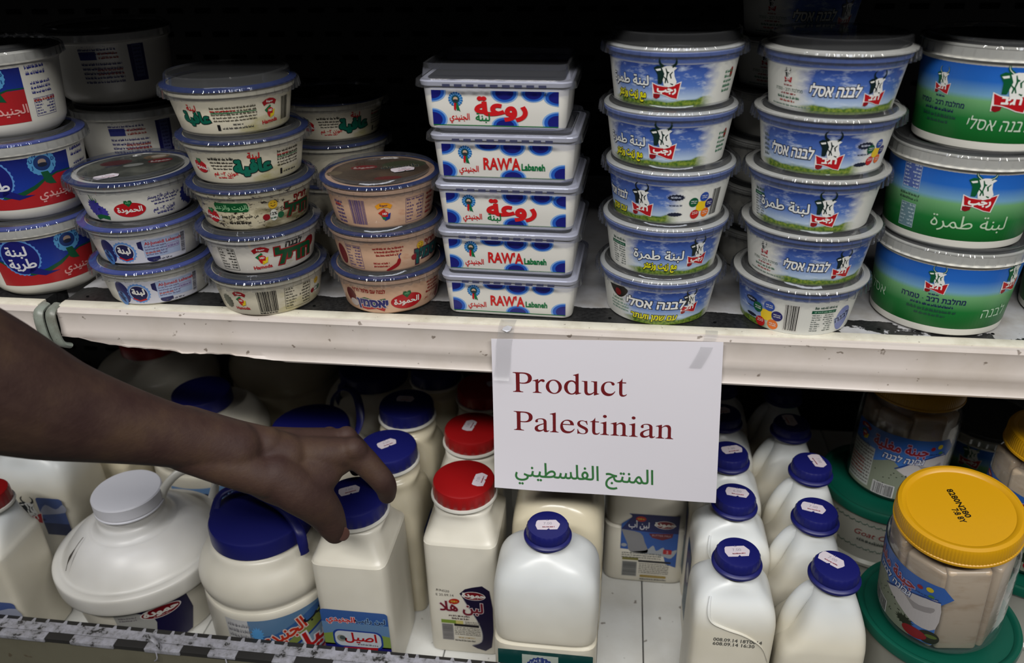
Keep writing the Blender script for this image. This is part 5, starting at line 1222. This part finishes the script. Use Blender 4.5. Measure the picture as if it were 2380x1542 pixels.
ARM = {'chains': [[((-0.3661, -0.2332, 0.0872), 0.0558), ((-0.3391, -0.2086, 0.0515), 0.0483), ((-0.3133, -0.1883, 0.0185), 0.0394), ((-0.2891, -0.1692, -0.0054), 0.0324), ((-0.2614, -0.1492, -0.0288), 0.0264), ((-0.2357, -0.1314, -0.0491), 0.0239), ((-0.2157, -0.1209, -0.0626), 0.0234)], [((-0.254, -0.1229, -0.0455), 0.0211), ((-0.2215, -0.1116, -0.0606), 0.0179), ((-0.1959, -0.1042, -0.0685), 0.0152)], [((-0.2454, -0.142, -0.0514), 0.0165), ((-0.2145, -0.1315, -0.072), 0.0176), ((-0.1904, -0.1248, -0.0871), 0.0168)], [((-0.2199, -0.1157, -0.0623), 0.0207), ((-0.2006, -0.1042, -0.0737), 0.0196), ((-0.1833, -0.0992, -0.0838), 0.0198)], [((-0.2121, -0.1226, -0.0773), 0.0171), ((-0.1873, -0.1178, -0.0961), 0.0188), ((-0.1703, -0.1163, -0.1041), 0.0182)], [((-0.1985, -0.1024, -0.0794), 0.0168), ((-0.1733, -0.0915, -0.0869), 0.0163), ((-0.1503, -0.0816, -0.0916), 0.0146), ((-0.1332, -0.0726, -0.0941), 0.0121)], [((-0.2022, -0.0933, -0.0786), 0.0148), ((-0.1782, -0.078, -0.0861), 0.0144), ((-0.1562, -0.0642, -0.0917), 0.0123), ((-0.1436, -0.0556, -0.096), 0.0105)], [((-0.2103, -0.0842, -0.0808), 0.0135), ((-0.1867, -0.0678, -0.0904), 0.0123), ((-0.1735, -0.0521, -0.0988), 0.011), ((-0.1638, -0.0439, -0.103), 0.0099)], [((-0.2185, -0.0761, -0.0849), 0.0114), ((-0.2031, -0.0593, -0.0959), 0.0109), ((-0.1905, -0.0428, -0.1067), 0.01), ((-0.1806, -0.0345, -0.111), 0.0089)], [((-0.171, -0.1026, -0.0998), 0.0185), ((-0.1583, -0.0899, -0.1008), 0.0161), ((-0.1445, -0.0795, -0.102), 0.0117)], [((-0.1683, -0.1114, -0.1042), 0.0176), ((-0.1572, -0.101, -0.1069), 0.0141), ((-0.1495, -0.0916, -0.1062), 0.0101)], [((-0.1339, -0.073, -0.0948), 0.0137), ((-0.1251, -0.073, -0.1035), 0.0126), ((-0.1157, -0.0741, -0.1143), 0.0115), ((-0.1098, -0.0743, -0.1228), 0.0111), ((-0.1078, -0.0708, -0.1337), 0.0101), ((-0.1092, -0.0671, -0.1457), 0.0083)], [((-0.1443, -0.0533, -0.0958), 0.0097), ((-0.1398, -0.0393, -0.1178), 0.0088), ((-0.1393, -0.0206, -0.1469), 0.0084), ((-0.1389, -0.0077, -0.1743), 0.0078), ((-0.1405, -0.004, -0.1884), 0.0065)], [((-0.1633, -0.0418, -0.1035), 0.0092), ((-0.162, -0.022, -0.1245), 0.0079), ((-0.1643, -0.0053, -0.1525), 0.0077), ((-0.1659, 0.0082, -0.1803), 0.0066)], [((-0.1814, -0.0329, -0.1121), 0.0081), ((-0.1813, -0.0175, -0.1282), 0.0069), ((-0.1827, -0.0057, -0.1484), 0.0064), ((-0.1822, 0.0015, -0.1671), 0.0057)], [((-0.1855, -0.119, -0.0882), 0.0194), ((-0.1702, -0.1166, -0.1048), 0.0196), ((-0.1597, -0.1102, -0.1212), 0.0185), ((-0.1535, -0.1049, -0.1386), 0.0158), ((-0.1503, -0.1035, -0.1518), 0.0133), ((-0.1485, -0.1021, -0.1623), 0.0107)], [((-0.1311, -0.077, -0.088), 0.0105), ((-0.1286, -0.0761, -0.0912), 0.0098)], [((-0.1427, -0.0599, -0.0872), 0.0092), ((-0.141, -0.0587, -0.0898), 0.0085)], [((-0.1628, -0.0505, -0.0944), 0.0082), ((-0.1612, -0.049, -0.0963), 0.0079)], [((-0.3661, -0.2332, 0.0872), 0.0555), ((-0.374, -0.322, 0.122), 0.052), ((-0.396, -0.388, 0.168), 0.05), ((-0.415, -0.47, 0.24), 0.052), ((-0.43, -0.56, 0.32), 0.056)]], 'nails': [((-0.139, -0.1072, -0.1593), ((0.55, -0.75, 0.1), 'thumb nail'), (0.0058, 0.0072, 0.0012)), ((-0.1046, -0.0673, -0.1452), ((0.9, -0.35, 0.1), 'index finger nail'), (0.0045, 0.006, 0.001))]}
# ================================================================ placement
build_structure(); build_shelves()
H3 = 0.0413
# --- stack of blue oil-labneh tubs left of centre (from the bottom)
g = 'oil labneh tubs in the leaning stack'
small_tub('labneh_tub', 'blue-rimmed labneh tub with barcode and nutrition table, at the bottom of its stack', (-.2380, .040, 0), 0, g, M_oil, p_barcode)
small_tub('labneh_tub', 'herb labneh tub with dark speckled edge and Hebrew title, second from the shelf', (-.2385, .040, H3), 2, g, M_zaat2, p_hadil)
small_tub('labneh_tub', 'herb labneh tub with a small green name box, middle of the tall left stack', (-.2380, .040, 2*H3), 1, g, M_zaat, p_zaatar, rim=M_bluerim)
small_tub('labneh_tub', 'white labneh tub with a large green Arabic title at its centre', (-.2385, .040, 3*H3), 0, g, M_oil, p_hamoda_mid)
small_tub('labneh_tub', 'labneh tub with a red Latin wordmark at right, topmost of the tall left stack', (-.243, .040, 4*H3), 0, g, M_oil, p_hamoda_side, tall=.0035, tagpos=(-8, -30, 8, 3))
# --- peach tubs
g = 'peach coloured tubs'
small_tub('labneh_tub', 'peach tub with red tomato-shaped emblem, at the bottom of the peach stack', (-.1228, .053, 0), 0, g, M_peach, p_peach_hd, R=.0545, Rb=.0430, Rt=.0492, h=.0389)
small_tub('labneh_tub', 'peach tub printed with a red chili pepper, middle of the peach stack', (-.1228, .053, .0411), 0, g, M_peach, p_peach_chili, R=.0545, Rb=.0430, Rt=.0492, h=.0389)
small_tub('labneh_tub', 'peach tub with a blue barcode, topmost, its lid carrying a price sticker', (-.1228, .053, .0822), 0, g, M_peach, p_peach_bar, R=.0545, Rb=.0430, Rt=.0492, h=.0389, film='peach', tagpos=(.020, -.005, 15, 5))
# --- white tubs by the bracket gap
g = 'white labneh tubs in the short stack'
small_tub('labneh_tub', 'plain white tub with pale blue sticker, at the bottom of the short stack', (-.3585, .052, 0), 3, g, M_tub, p_sticker, R=.0588, Rb=.0455, Rt=.052, rim=M_violetrim)
small_tub('labneh_tub', 'white tub with pale blue sticker, second in the short stack', (-.3590, .052, H3), 0, g, M_tub, p_sticker, R=.0588, Rb=.0455, Rt=.052, rim=M_violetrim)
small_tub('labneh_tub', 'white tub with purple flowers and red oval, topmost with printed lid', (-.3600, .052, 2*H3), 0, g, M_tub, p_purple, R=.0588, Rb=.0455, Rt=.052, film='mezze', tagpos=(-.022, -.026, 14, 6))
# --- large tubs, left end and back
def big_tub(label, pos, rot, dec, grp, skin=None, R=.0625, Rb=.050, Rt=.057, h=.0733, rim=None, name='yogurt_tub', hazy=False, bulge=True):
    t = thing(name, label, 'tub', pos, R_(rot+face_cam(pos)), grp)
    bm = bmesh.new(); hb = h-.010
    f = lambda z: Rb+(Rt-Rb)*z/hb
    pr = [(0.001, .002), (Rb-.014, .0015), (Rb-.010, 0), (Rb-.007, .0004), (Rb-.002, .005), (f(.010)-.0004, .010), (f(.014), .014), (f(hb*.5), hb*.5), (f(hb-.003), hb-.003), (Rt+.001, hb), (Rt+.0032, hb+.001), (R-.002, hb+.002), (R-.0016, h-.001), (R-.003, h), (0.001, h+.0002)]
    if not bulge: pr = [(0.001, .0015), (Rb-.005, .0012), (Rb-.003, 0), (Rb-.0015, .0006), (Rb, .002), (f(.004), .004), (f(.0075), .0075), (f(.008)-.0006, .008)] + pr[7:]
    lathe(bm, pr, 96); b = obj('tub', bm, skin or M_tub, t)
    if dec: d = Decal(); dec(d); d.build('print', b, cone_surf(Rb, Rt, hb), uvo=getattr(d, 'uvo', (0, 0)))
    round_lid(R, t, h+.0006, Rb+.0015 if not bulge else Rb-.0005, rim=rim, hazy=hazy); return t
g = 'blue and red yogurt tubs at the left end'
big_tub('blue and red yogurt tub standing on the shelf over the bracket gap', (-.4835, .062, 0), 0, pA, g, rim=M_violetrim)
big_tub('blue and red yogurt tub, second up at the left end', (-.478, .062, .0761), -6, pA, g, rim=M_violetrim)
big_tub('blue and red yogurt tub turned to its text side, topmost at the left end', (-.480, .062, .1522), -26, pA, g, rim=None)
g = 'dim white tubs behind the left stacks'
for k in range(3):
    big_tub(['bottom tub of the dim white stack behind the left end', 'second tub of the dim white stack, half hidden by the printed lid', 'top tub of the dim white stack with rows of blue and red text'][k], (-.448+(-.012 if k == 2 else 0), .215, .0765*k), 4, pA2 if k else None, g, R=.066, Rb=.056, Rt=.061, h=.071)
g = 'dim labneh tubs behind the peach stack'
for k in range(4):
    small_tub('labneh_tub', ['bottom', 'second', 'third', 'topmost'][k] + ' labneh tub of the dark stack behind the peach tubs', (-.208, .185, .0413*k), 20, g, M_oil, p_hamoda_mid if k == 3 else None, tagpos=(-.01, -.02, 5, 8) if k == 3 else None)
# --- rectangular boxes
g = 'rectangular labneh boxes with blue spots'
E0 = [(-.0030, 0, False), (-.0038, 1, False), (-.0038, 2, True), (-.0050, 3, False), (-.0115, 4, True)]
EL = ['rectangular labneh box with English name, at the bottom of its stack', 'rectangular labneh box with English name, second from the bottom', 'rectangular labneh box with large red Arabic name, middle of the stack',
      'rectangular labneh box with English name, just under the topmost box', 'rectangular labneh box with large red Arabic name, topmost and slightly askew']
for (x, k, ar), lb in zip(E0, EL):
    rect_tub(lb, (x, .061, .0417*k + (.001 if k == 4 else 0)), -2.0 if k < 4 else -1.0, ar, g, tilt=(0, 0) if k < 4 else (0, .008), tall=.006 if k == 4 else 0)
# --- sky blue round tubs
TKM = M_tubsky
TK = dict(R=.0572, Rb=.0458, Rt=.0515, h=.0445, rim=None)
g = 'sky-print tubs, stack beside the rectangular boxes'
for k, (x, dec, rot, lb) in enumerate([(.129, pF_he_right, 0, 'sky-print tub with yellow Hebrew lettering, lowest beside the rectangular boxes'), (.130, pF_ar_right, 0, 'sky-print tub with its cow emblem at the right, second from the shelf'),
        (.131, pF_circ, 0, 'sky-print tub with coloured circles and barcode, middle of its stack'), (.1275, pF_oil_ar, 0, 'sky-print tub with yellow Arabic lettering, second from the top'), (.1275, pF_oil_ar, 0, 'sky-print tub with yellow Arabic lettering, topmost of its stack')]):
    small_tub('labneh_tub', lb, (x, .058, .0469*k), rot, g, M_tubsky, dec, tall=.004 if k == 4 else 0, **TK)
g = 'sky-print tubs, stack beside the large green tubs'
for k, (x, dec, lb) in enumerate([(.2495, pG_bar, 'sky-print tub with barcode and four coloured circles, on the shelf'), (.251, pG_left, 'sky-print tub with small emblem and address text at left, second up'),
        (.249, pG_ar, 'sky-print tub with white Arabic title, middle of the right stack'), (.2505, pG_he, 'sky-print tub with Hebrew title left of the cow, fourth up'), (.2505, pG_left, 'sky-print tub with white lid rim and text at left, topmost of the right stack')]):
    small_tub('labneh_tub', lb, (x, .050, .0463*k), 0, g, M_tubsky, dec, tall=.004 if k == 4 else 0, **{**TK, 'rim': M_neck, 'R': .0578, 'h': .0439})
g = 'dim sky-print tubs behind the right stacks'
for k in range(6):
    small_tub('labneh_tub', ['first', 'second', 'third', 'fourth', 'fifth', 'sixth and highest'][k] + ' tub up in the dark stack behind the right sky-print tubs', (.243, .175, .0446*k), 12, g, M_tub, pG_left if k > 3 else None, **{**TK, 'h': .0420})
# --- large meadow-print tubs
g = 'large blue and green labneh tubs'
HK = dict(R=.0608, Rb=.0530, Rt=.0575, h=.0755, hazy=False, bulge=False, name='labneh_tub', rim=M_neck)
big_tub('large blue and green tub with navy address text, standing on the shelf', (.374, .066, 0), 0, pH_low, g, **HK)
big_tub('large blue and green tub with white Arabic title, middle of the right stack', (.370, .066, .0780), 2, pH_mid, g, **HK)
big_tub('large blue and green tub with two cow emblems, topmost at the right', (.378, .066, .1560), 0, pH_left, g, **HK)
big_tub('large blue and green tub cut off by the right edge, on the shelf', (.506, .075, 0), 40, pH_mid, g, **HK)
big_tub('large blue and green tub cut off by the right edge, stacked on another', (.508, .075, .0780), 60, pH_low, g, **HK)

build_sign()

# --- lower compartment, right: milk bottles in two files
g = 'milk bottles in the left file of small blue caps'
PS = [(.2125, -.047, (-.001, .000, 10, 1)), (.2195, .034, (.002, .004, -8, 2, '6.00')), (.2215, .108, (.003, .003, 18, 3)), (.2230, .184, (-.003, .003, 20, 4)), (.2260, .256, None)]
PL = ['front milk bottle of the left file, date stamped on its face', 'second milk bottle of the left file, a 6.00 price sticker on its cap', 'third milk bottle of the left file, cap against the sign edge', 'fourth milk bottle of the left file, in the shade', 'rearmost visible milk bottle of the left file, under the rail']
for i, ((x, y, st), lb) in enumerate(zip(PS, PL)): milk_bottle(lb, x, y, 0, st, g, d=.034, side_label=(i > 0), date=(i == 0))
g = 'handled milk bottles in the right file'
QS = [(.2935, -.055, (-.003, .006, -38, 5)), (.2915, .020, (-.003, .002, -15, 6)), (.3020, .096, (.006, .004, -75, 7)), (.2945, .171, (-.002, .004, -80, 8)), (.2985, .245, (.000, .006, 5, 9))]
QL = ['front handled milk bottle beside the yellow-lidded jar', 'second handled milk bottle of the right file', 'third handled milk bottle, sticker at the right of its cap', 'fourth handled milk bottle, shaded under the shelf', 'rearmost visible handled milk bottle, cap cut by the rail']
for (x, y, st), lb in zip(QS, QL): milk_bottle(lb, x, y, 0, st, g, handle=True, d=.032, w=.0385)
# --- big milk jugs in the middle
def milk_jug(label, x, y, st=None, dec=None, w=.0515, d=.0375, grp=None, m=None, sided=True, H=.21, name='milk_jug', cap=True):
    t = thing(name, label, 'jug', (x, y, ZL), 0, grp)
    secs = [(0, w-.006, d-.005, 5, 0, 0), (.002, w-.002, d-.002, 6, 0, 0), (.012, w, d, 6.5, 0, 0), (.078, w, d, 6.5, 0, 0), (.083, w-.0004, d-.0004, 6.5, 0, 0), (.087, w-.003, d-.003, 6, 0, 0), (.091, w-.0008, d-.0008, 5.5, 0, 0), (.12, w, d, 6, 0, 0), (.147, w-.0006, d-.0006, 5.5, 0, 0), (.163, w-.004, d-.0025, 4.6, 0, 0),
            (.1755, w-.0125, d-.007, 3.6, 0, 0), (.184, w-.025, d-.0135, 2.8, 0, 0), (.1885, .0195, .0190, 2, 0, 0), (.191, .0172, .0172, 2, 0, 0), (H-.008, .0165, .0165, 2, 0, 0)]
    b = body_loft(t, secs, m or M_milkM)
    cap_small(t, H, 0, 0, M_blue, st)
    if dec: dd = Decal(); dec(dd); dd.build('label', b, front_surf(d), step=0)
    if sided:
        dd = Decal(); dd.rect(-20, 22, 6, 78, (.34, .52, .74), 1, 3); dd.rect(-20, 22, 6, 34, (.10, .12, .36), 2); dd.build('side_label', b, lambda u, v, o: Vector((w+o+.0002, u, v)), step=0)
    return t
def p_green(d):
    d.rect(-46, 48, 4, 79, (.04, .26, .25), 1, 1); d.rect(-22, 14, 4, 74, (.70, .74, .70), 2); d.ell(-4, 56, 14, 15, (.20, .26, .50), 3, 40, wob=.05); d.ell(-4, 56, 7, 8, (.62, .64, .56), 4); d.ell(-4, 57, 4, 5, (.2, .25, .22), 5)
    for k, ch in enumerate('JUNEIDI'):
        a = 165-k*25; d.text(ch, -4+10.6*math.cos(R_(a)), 56+11*math.sin(R_(a))-1.5, 4.6, (.7, .74, .8), 5, bold=.04)
milk_jug('large milk jug with dark green label below, in front under the sign', .0362, -.0405, (0, -.001, 8, 11), p_green)
milk_jug('large cream milk jug standing behind the green-labelled one', .0405, .052, None, None, w=.0490, d=.045, m=M_cream)
tb = milk_jug('buttermilk jug with blue label, set back under the sign', .1400, .148, None, p_butter, w=.0500, d=.046, m=M_yog, sided=False)
# --- wide-mouthed bottles
g = 'red-capped yogurt bottles in one file'
square_bottle('front red-capped bottle with navy and white label, left of the sign', -.0560, .0185, 0, M_red, (.017, -.001, 84, 12), p_hala, g, w=.0385, d=.043, cd=.001)
square_bottle('second red-capped bottle, sticker on its cap, beside the sign', -.0625, .110, 0, M_red, (-.004, .003, 80, 13), p_hala, g, w=.0385, d=.043)
square_bottle('third red-capped bottle, in shade under the rail', -.0650, .200, 0, M_red, (.014, .006, 24, 14), None, g, w=.0385, d=.043)
square_bottle('square bottle with blue cap being gripped by the hand', -.1605, -.0205, 0, M_blue, (-.007, .007, 30, 15), lambda d: p_asil(d, .99), None, w=.0388, d=.0440, cd=.001)
g = 'blue wide-capped bottles behind the gripped one'
def side_navy(d): d.rect(-20, 20, 20, 110, (.12, .24, .55), 1, 3); d.rect(-20, 20, 20, 40, (.08, .10, .35), 2)
square_bottle('round-shouldered bottle with blue cap and sticker, just behind the hand', -.1500, .0665, 0, M_blue, (-.001, .003, 42, 16), None, g, w=.0385, d=.040, rnd=True, m=M_cream, sidedec=side_navy)
square_bottle('shaded bottle with scuffed blue cap, third from the front', -.1500, .152, 0, M_blue, (-.003, .008, 0, 17), None, g, w=.0385, d=.042, rnd=True, m=M_cream)
square_bottle('rear bottle whose blue cap is cut by the rail', -.1330, .238, 0, M_blue, None, None, g, w=.0385, d=.041, rnd=True, m=M_cream)
# --- strapped jugs
g = 'round yogurt jugs with strapped blue caps'
LF = [(-.056, -.004, -.002), (-.048, -.006, .010), (-.050, -.002, .016), (-.046, .010, .030), (-.030, .018, .034), (-.004, .010, .033), (.030, -.006, .030), (.052, -.024, .022), (.057, -.030, .010), (.058, -.031, -.004)]
strap_jug('round yogurt jug with strapped blue cap and sky label, front left', -.2715, -.0085, 0, M_blue, g, 1.0, p_jug_asil, LF, (.014, .026, -14, 18), R=.0530)
LB = [(.010, .047, .008), (.016, .046, .030), (.034, .038, .050), (.054, .024, .052), (.064, .006, .034), (.060, -.004, .014), (.050, -.006, .004)]
strap_jug('strapped blue-capped jug mostly hidden behind the hand', -.2750, .152, 0, M_blue, g, 1.0, None, LB, (-.010, -.018, 10, 19), R=.0480)
LC = [(-.030, -.036, .012), (-.036, -.042, .006), (-.038, -.044, -.010), (-.034, -.046, -.022), (-.030, -.046, -.026)]
strap_jug('strapped blue-capped jug in the dark just below the rail', -.2380, .300, 0, M_blue, g, 1.0, None, LC, (-.018, .010, 0, 20), R=.0470)
strap_jug('jug with small blue cap and blue label, above the forearm', -.4360, .194, 0, M_blue, None, 1.08, p_jug_blue, None, None, R=.0375)
strap_jug('white jug in the dark behind the red and blue caps', -.4000, .372, 0, M_white, None, 1.15, None, None, None, R=.0400)
strap_jug('red-capped jug in the shade at the broken end of the rail', -.5650, .300, 0, M_red, None, 1.18, None, None, None, R=.0400)
# --- pail
def build_pail():
    t = thing('yogurt_pail', 'large white pail with domed lid, white screw cap and a smudged crack', 'pail', (-.4370, .0130, ZL)); R = .0930
    bm = bmesh.new(); lathe(bm, [(0.001, 0), (R-.022, 0), (R-.018, .003), (R-.0145, .03), (R-.010, .072), (R-.012, .078), (.001, .078)], 96); b = obj('pail_body', bm, M_yog, t)
    bm = bmesh.new(); lathe(bm, smooth_prof([(R-.004, .070), (R-.0012, .0715), (R-.0002, .078), (R, .090), (R-.0016, .0935), (R-.006, .0945), (R-.0105, .0940), (R-.016, .101), (R-.025, .112), (R-.036, .1215), (R-.0445, .1255), (R-.0485, .1255), (R-.053, .1290), (.0375, .1355), (.0350, .1395), (.0342, .152), (.001, .152)], 3), 112, cap0=False)
    lid = obj('domed_lid', bm, M_pail, t, auto=60)
    bm = bmesh.new(); lathe(bm, [(.0355, 0), (.0366, .0008), (.0366, .0022), (.0354, .0030), (.0356, .0038), (.0364, .0046), (.0364, .0175), (.0352, .0190), (.0335, .0194), (.001, .0190)], 96); c = obj('cap', bm, M_white, t, loc=(.004, -.004, .1515), auto=30)
    bm = bmesh.new(); pts = bez([(.034, .008, .006), (.040, .012, .018), (.052, .022, .029), (.070, .032, .031), (.084, .032, .024), (.088, .028, .010), (.084, .024, -.004)], 6); tube(bm, pts, .0050, 12, .7); obj('strap', bm, M_neck, c)
    d = Decal(); d.rect(-44, 30, 6, 69, (.70, .70, .68), 1); d.poly(smooth_prof([(-44, 69), (-10, 69), (30, 69), (30, 6), (-20, 6), (-6, 30), (-6, 50), (-24, 64)], 2), (.10, .08, .24), 2); red_oval(d, 3, 55, 21, 8.6, rot=0); d.words(-40, -22, 50, 58, 2, (.45, .42, .45), 3)
    d.build('label', b, cone_surf(R-.017, R-.0100, .072, 36), step=4)
    M = mat('smudge', (.22, .19, .16), .6); bm = bmesh.new()
    P = [(-.0385, -.0365, .1272), (-.0400, -.0430, .1250), (-.0425, -.0500, .1205), (-.0445, -.0560, .1160), (-.0460, -.0610, .1105), (-.0470, -.0650, .1045)]
    zf = lambda x, y: 0
    pts = bez(P, 4); n = len(pts); tube(bm, pts, [.0003+.0009*max(0, 1-abs(k-n*.55)/(n*.22)) for k in range(n)], 6, 1.0); obj('crack', bm, M, lid)
build_pail()
def side_cow(d): pass
t = square_bottle('red-capped bottle cut off by the left edge, cow label low on its front', -.5640, -.046, 0, M_red, None, lambda d: p_cow_label(d, -22, 31, 10, 80), None, w=.0350, d=.034, H=.192, sh=.142, cd=.014, name='milk_bottle', R=.0225, m=M_milk)
square_bottle('wide red-capped milk jug under the forearm, small cow label', -.5830, .070, 0, M_red, None, lambda d: p_cow_label(d, 12, 45, 74, 130), None, w=.0500, d=.040, rnd=True, name='milk_jug', R=.028, H=.214, m=M_milk)
square_bottle('plain cream jug between the forearm and the white pail', -.5500, .150, 0, M_white, None, None, None, w=.0330, d=.030, rnd=True, name='milk_jug', m=M_cream, R=.026, H=.175, sh=.125)
# --- cheese buckets and jars, right end
g = 'green-lidded cheese buckets'
bucket('front green-lidded bucket under the tilted jar', .4130, -.0180, g)
bucket('rear green-lidded goat cheese bucket under the upright jar', .4200, .1850, g, decal=p_goat)
bucket('green-lidded bucket at the right edge', .5350, .0850, g)
g = 'cheese jars with yellow screw lids'
zb = ZL+.1150
def tilted_jar():
    t, lid = cheese_jar('tilted clear jar of white cheese with bright yellow lid, in front', (.4095, -.0230, zb+.0085), (.140, -.130, 0), None, None, g)
    d = Decal(); p_cheese(d); SJ = cone_surf(.0532, .0532, .1, -84); d.build('label', t, lambda u, v, o: SJ(u, v+.007, o), step=3)
    d = Decal()
    d.text('8280N280', 0, 2, 7.0, (.10, .09, .03), 1, bold=.03, w=33); d.text('7:8 8Y', 13, -4.5, 7.0, (.10, .09, .03), 1, bold=.03, w=16)
    d.build('date_print', lid, disc_surf(.0172, -80, -.004, .004), step=0)
tilted_jar()
t, lid = cheese_jar('upright jar of boiled cheese, its yellow lid just under the rail', (.4300, .1900, zb), (0, 0, 0), None, None, g)
d = Decal(); p_cheese(d); d.build('label', t, cone_surf(.0532, .0532, .1, -28), step=3)
t, lid = cheese_jar('shaded yellow-lidded jar cut off by the right edge', (.5350, .0850, zb), (0, 0, 0), None, None, g)
d = Decal(); p_cheese(d); d.build('label', t, cone_surf(.0532, .0532, .1, -60), step=3)
g = 'dark tubs at the far right of the lower shelf'
big_tub('large blue and green tub in the dark, lower of two at the back right', (.560, .275, ZL), -20, pH_low, g, **HK)
big_tub('large blue and green tub in the dark, on top of another at the back right', (.560, .275, ZL+.0780), -20, pH_mid, g, **HK)

build_arm()
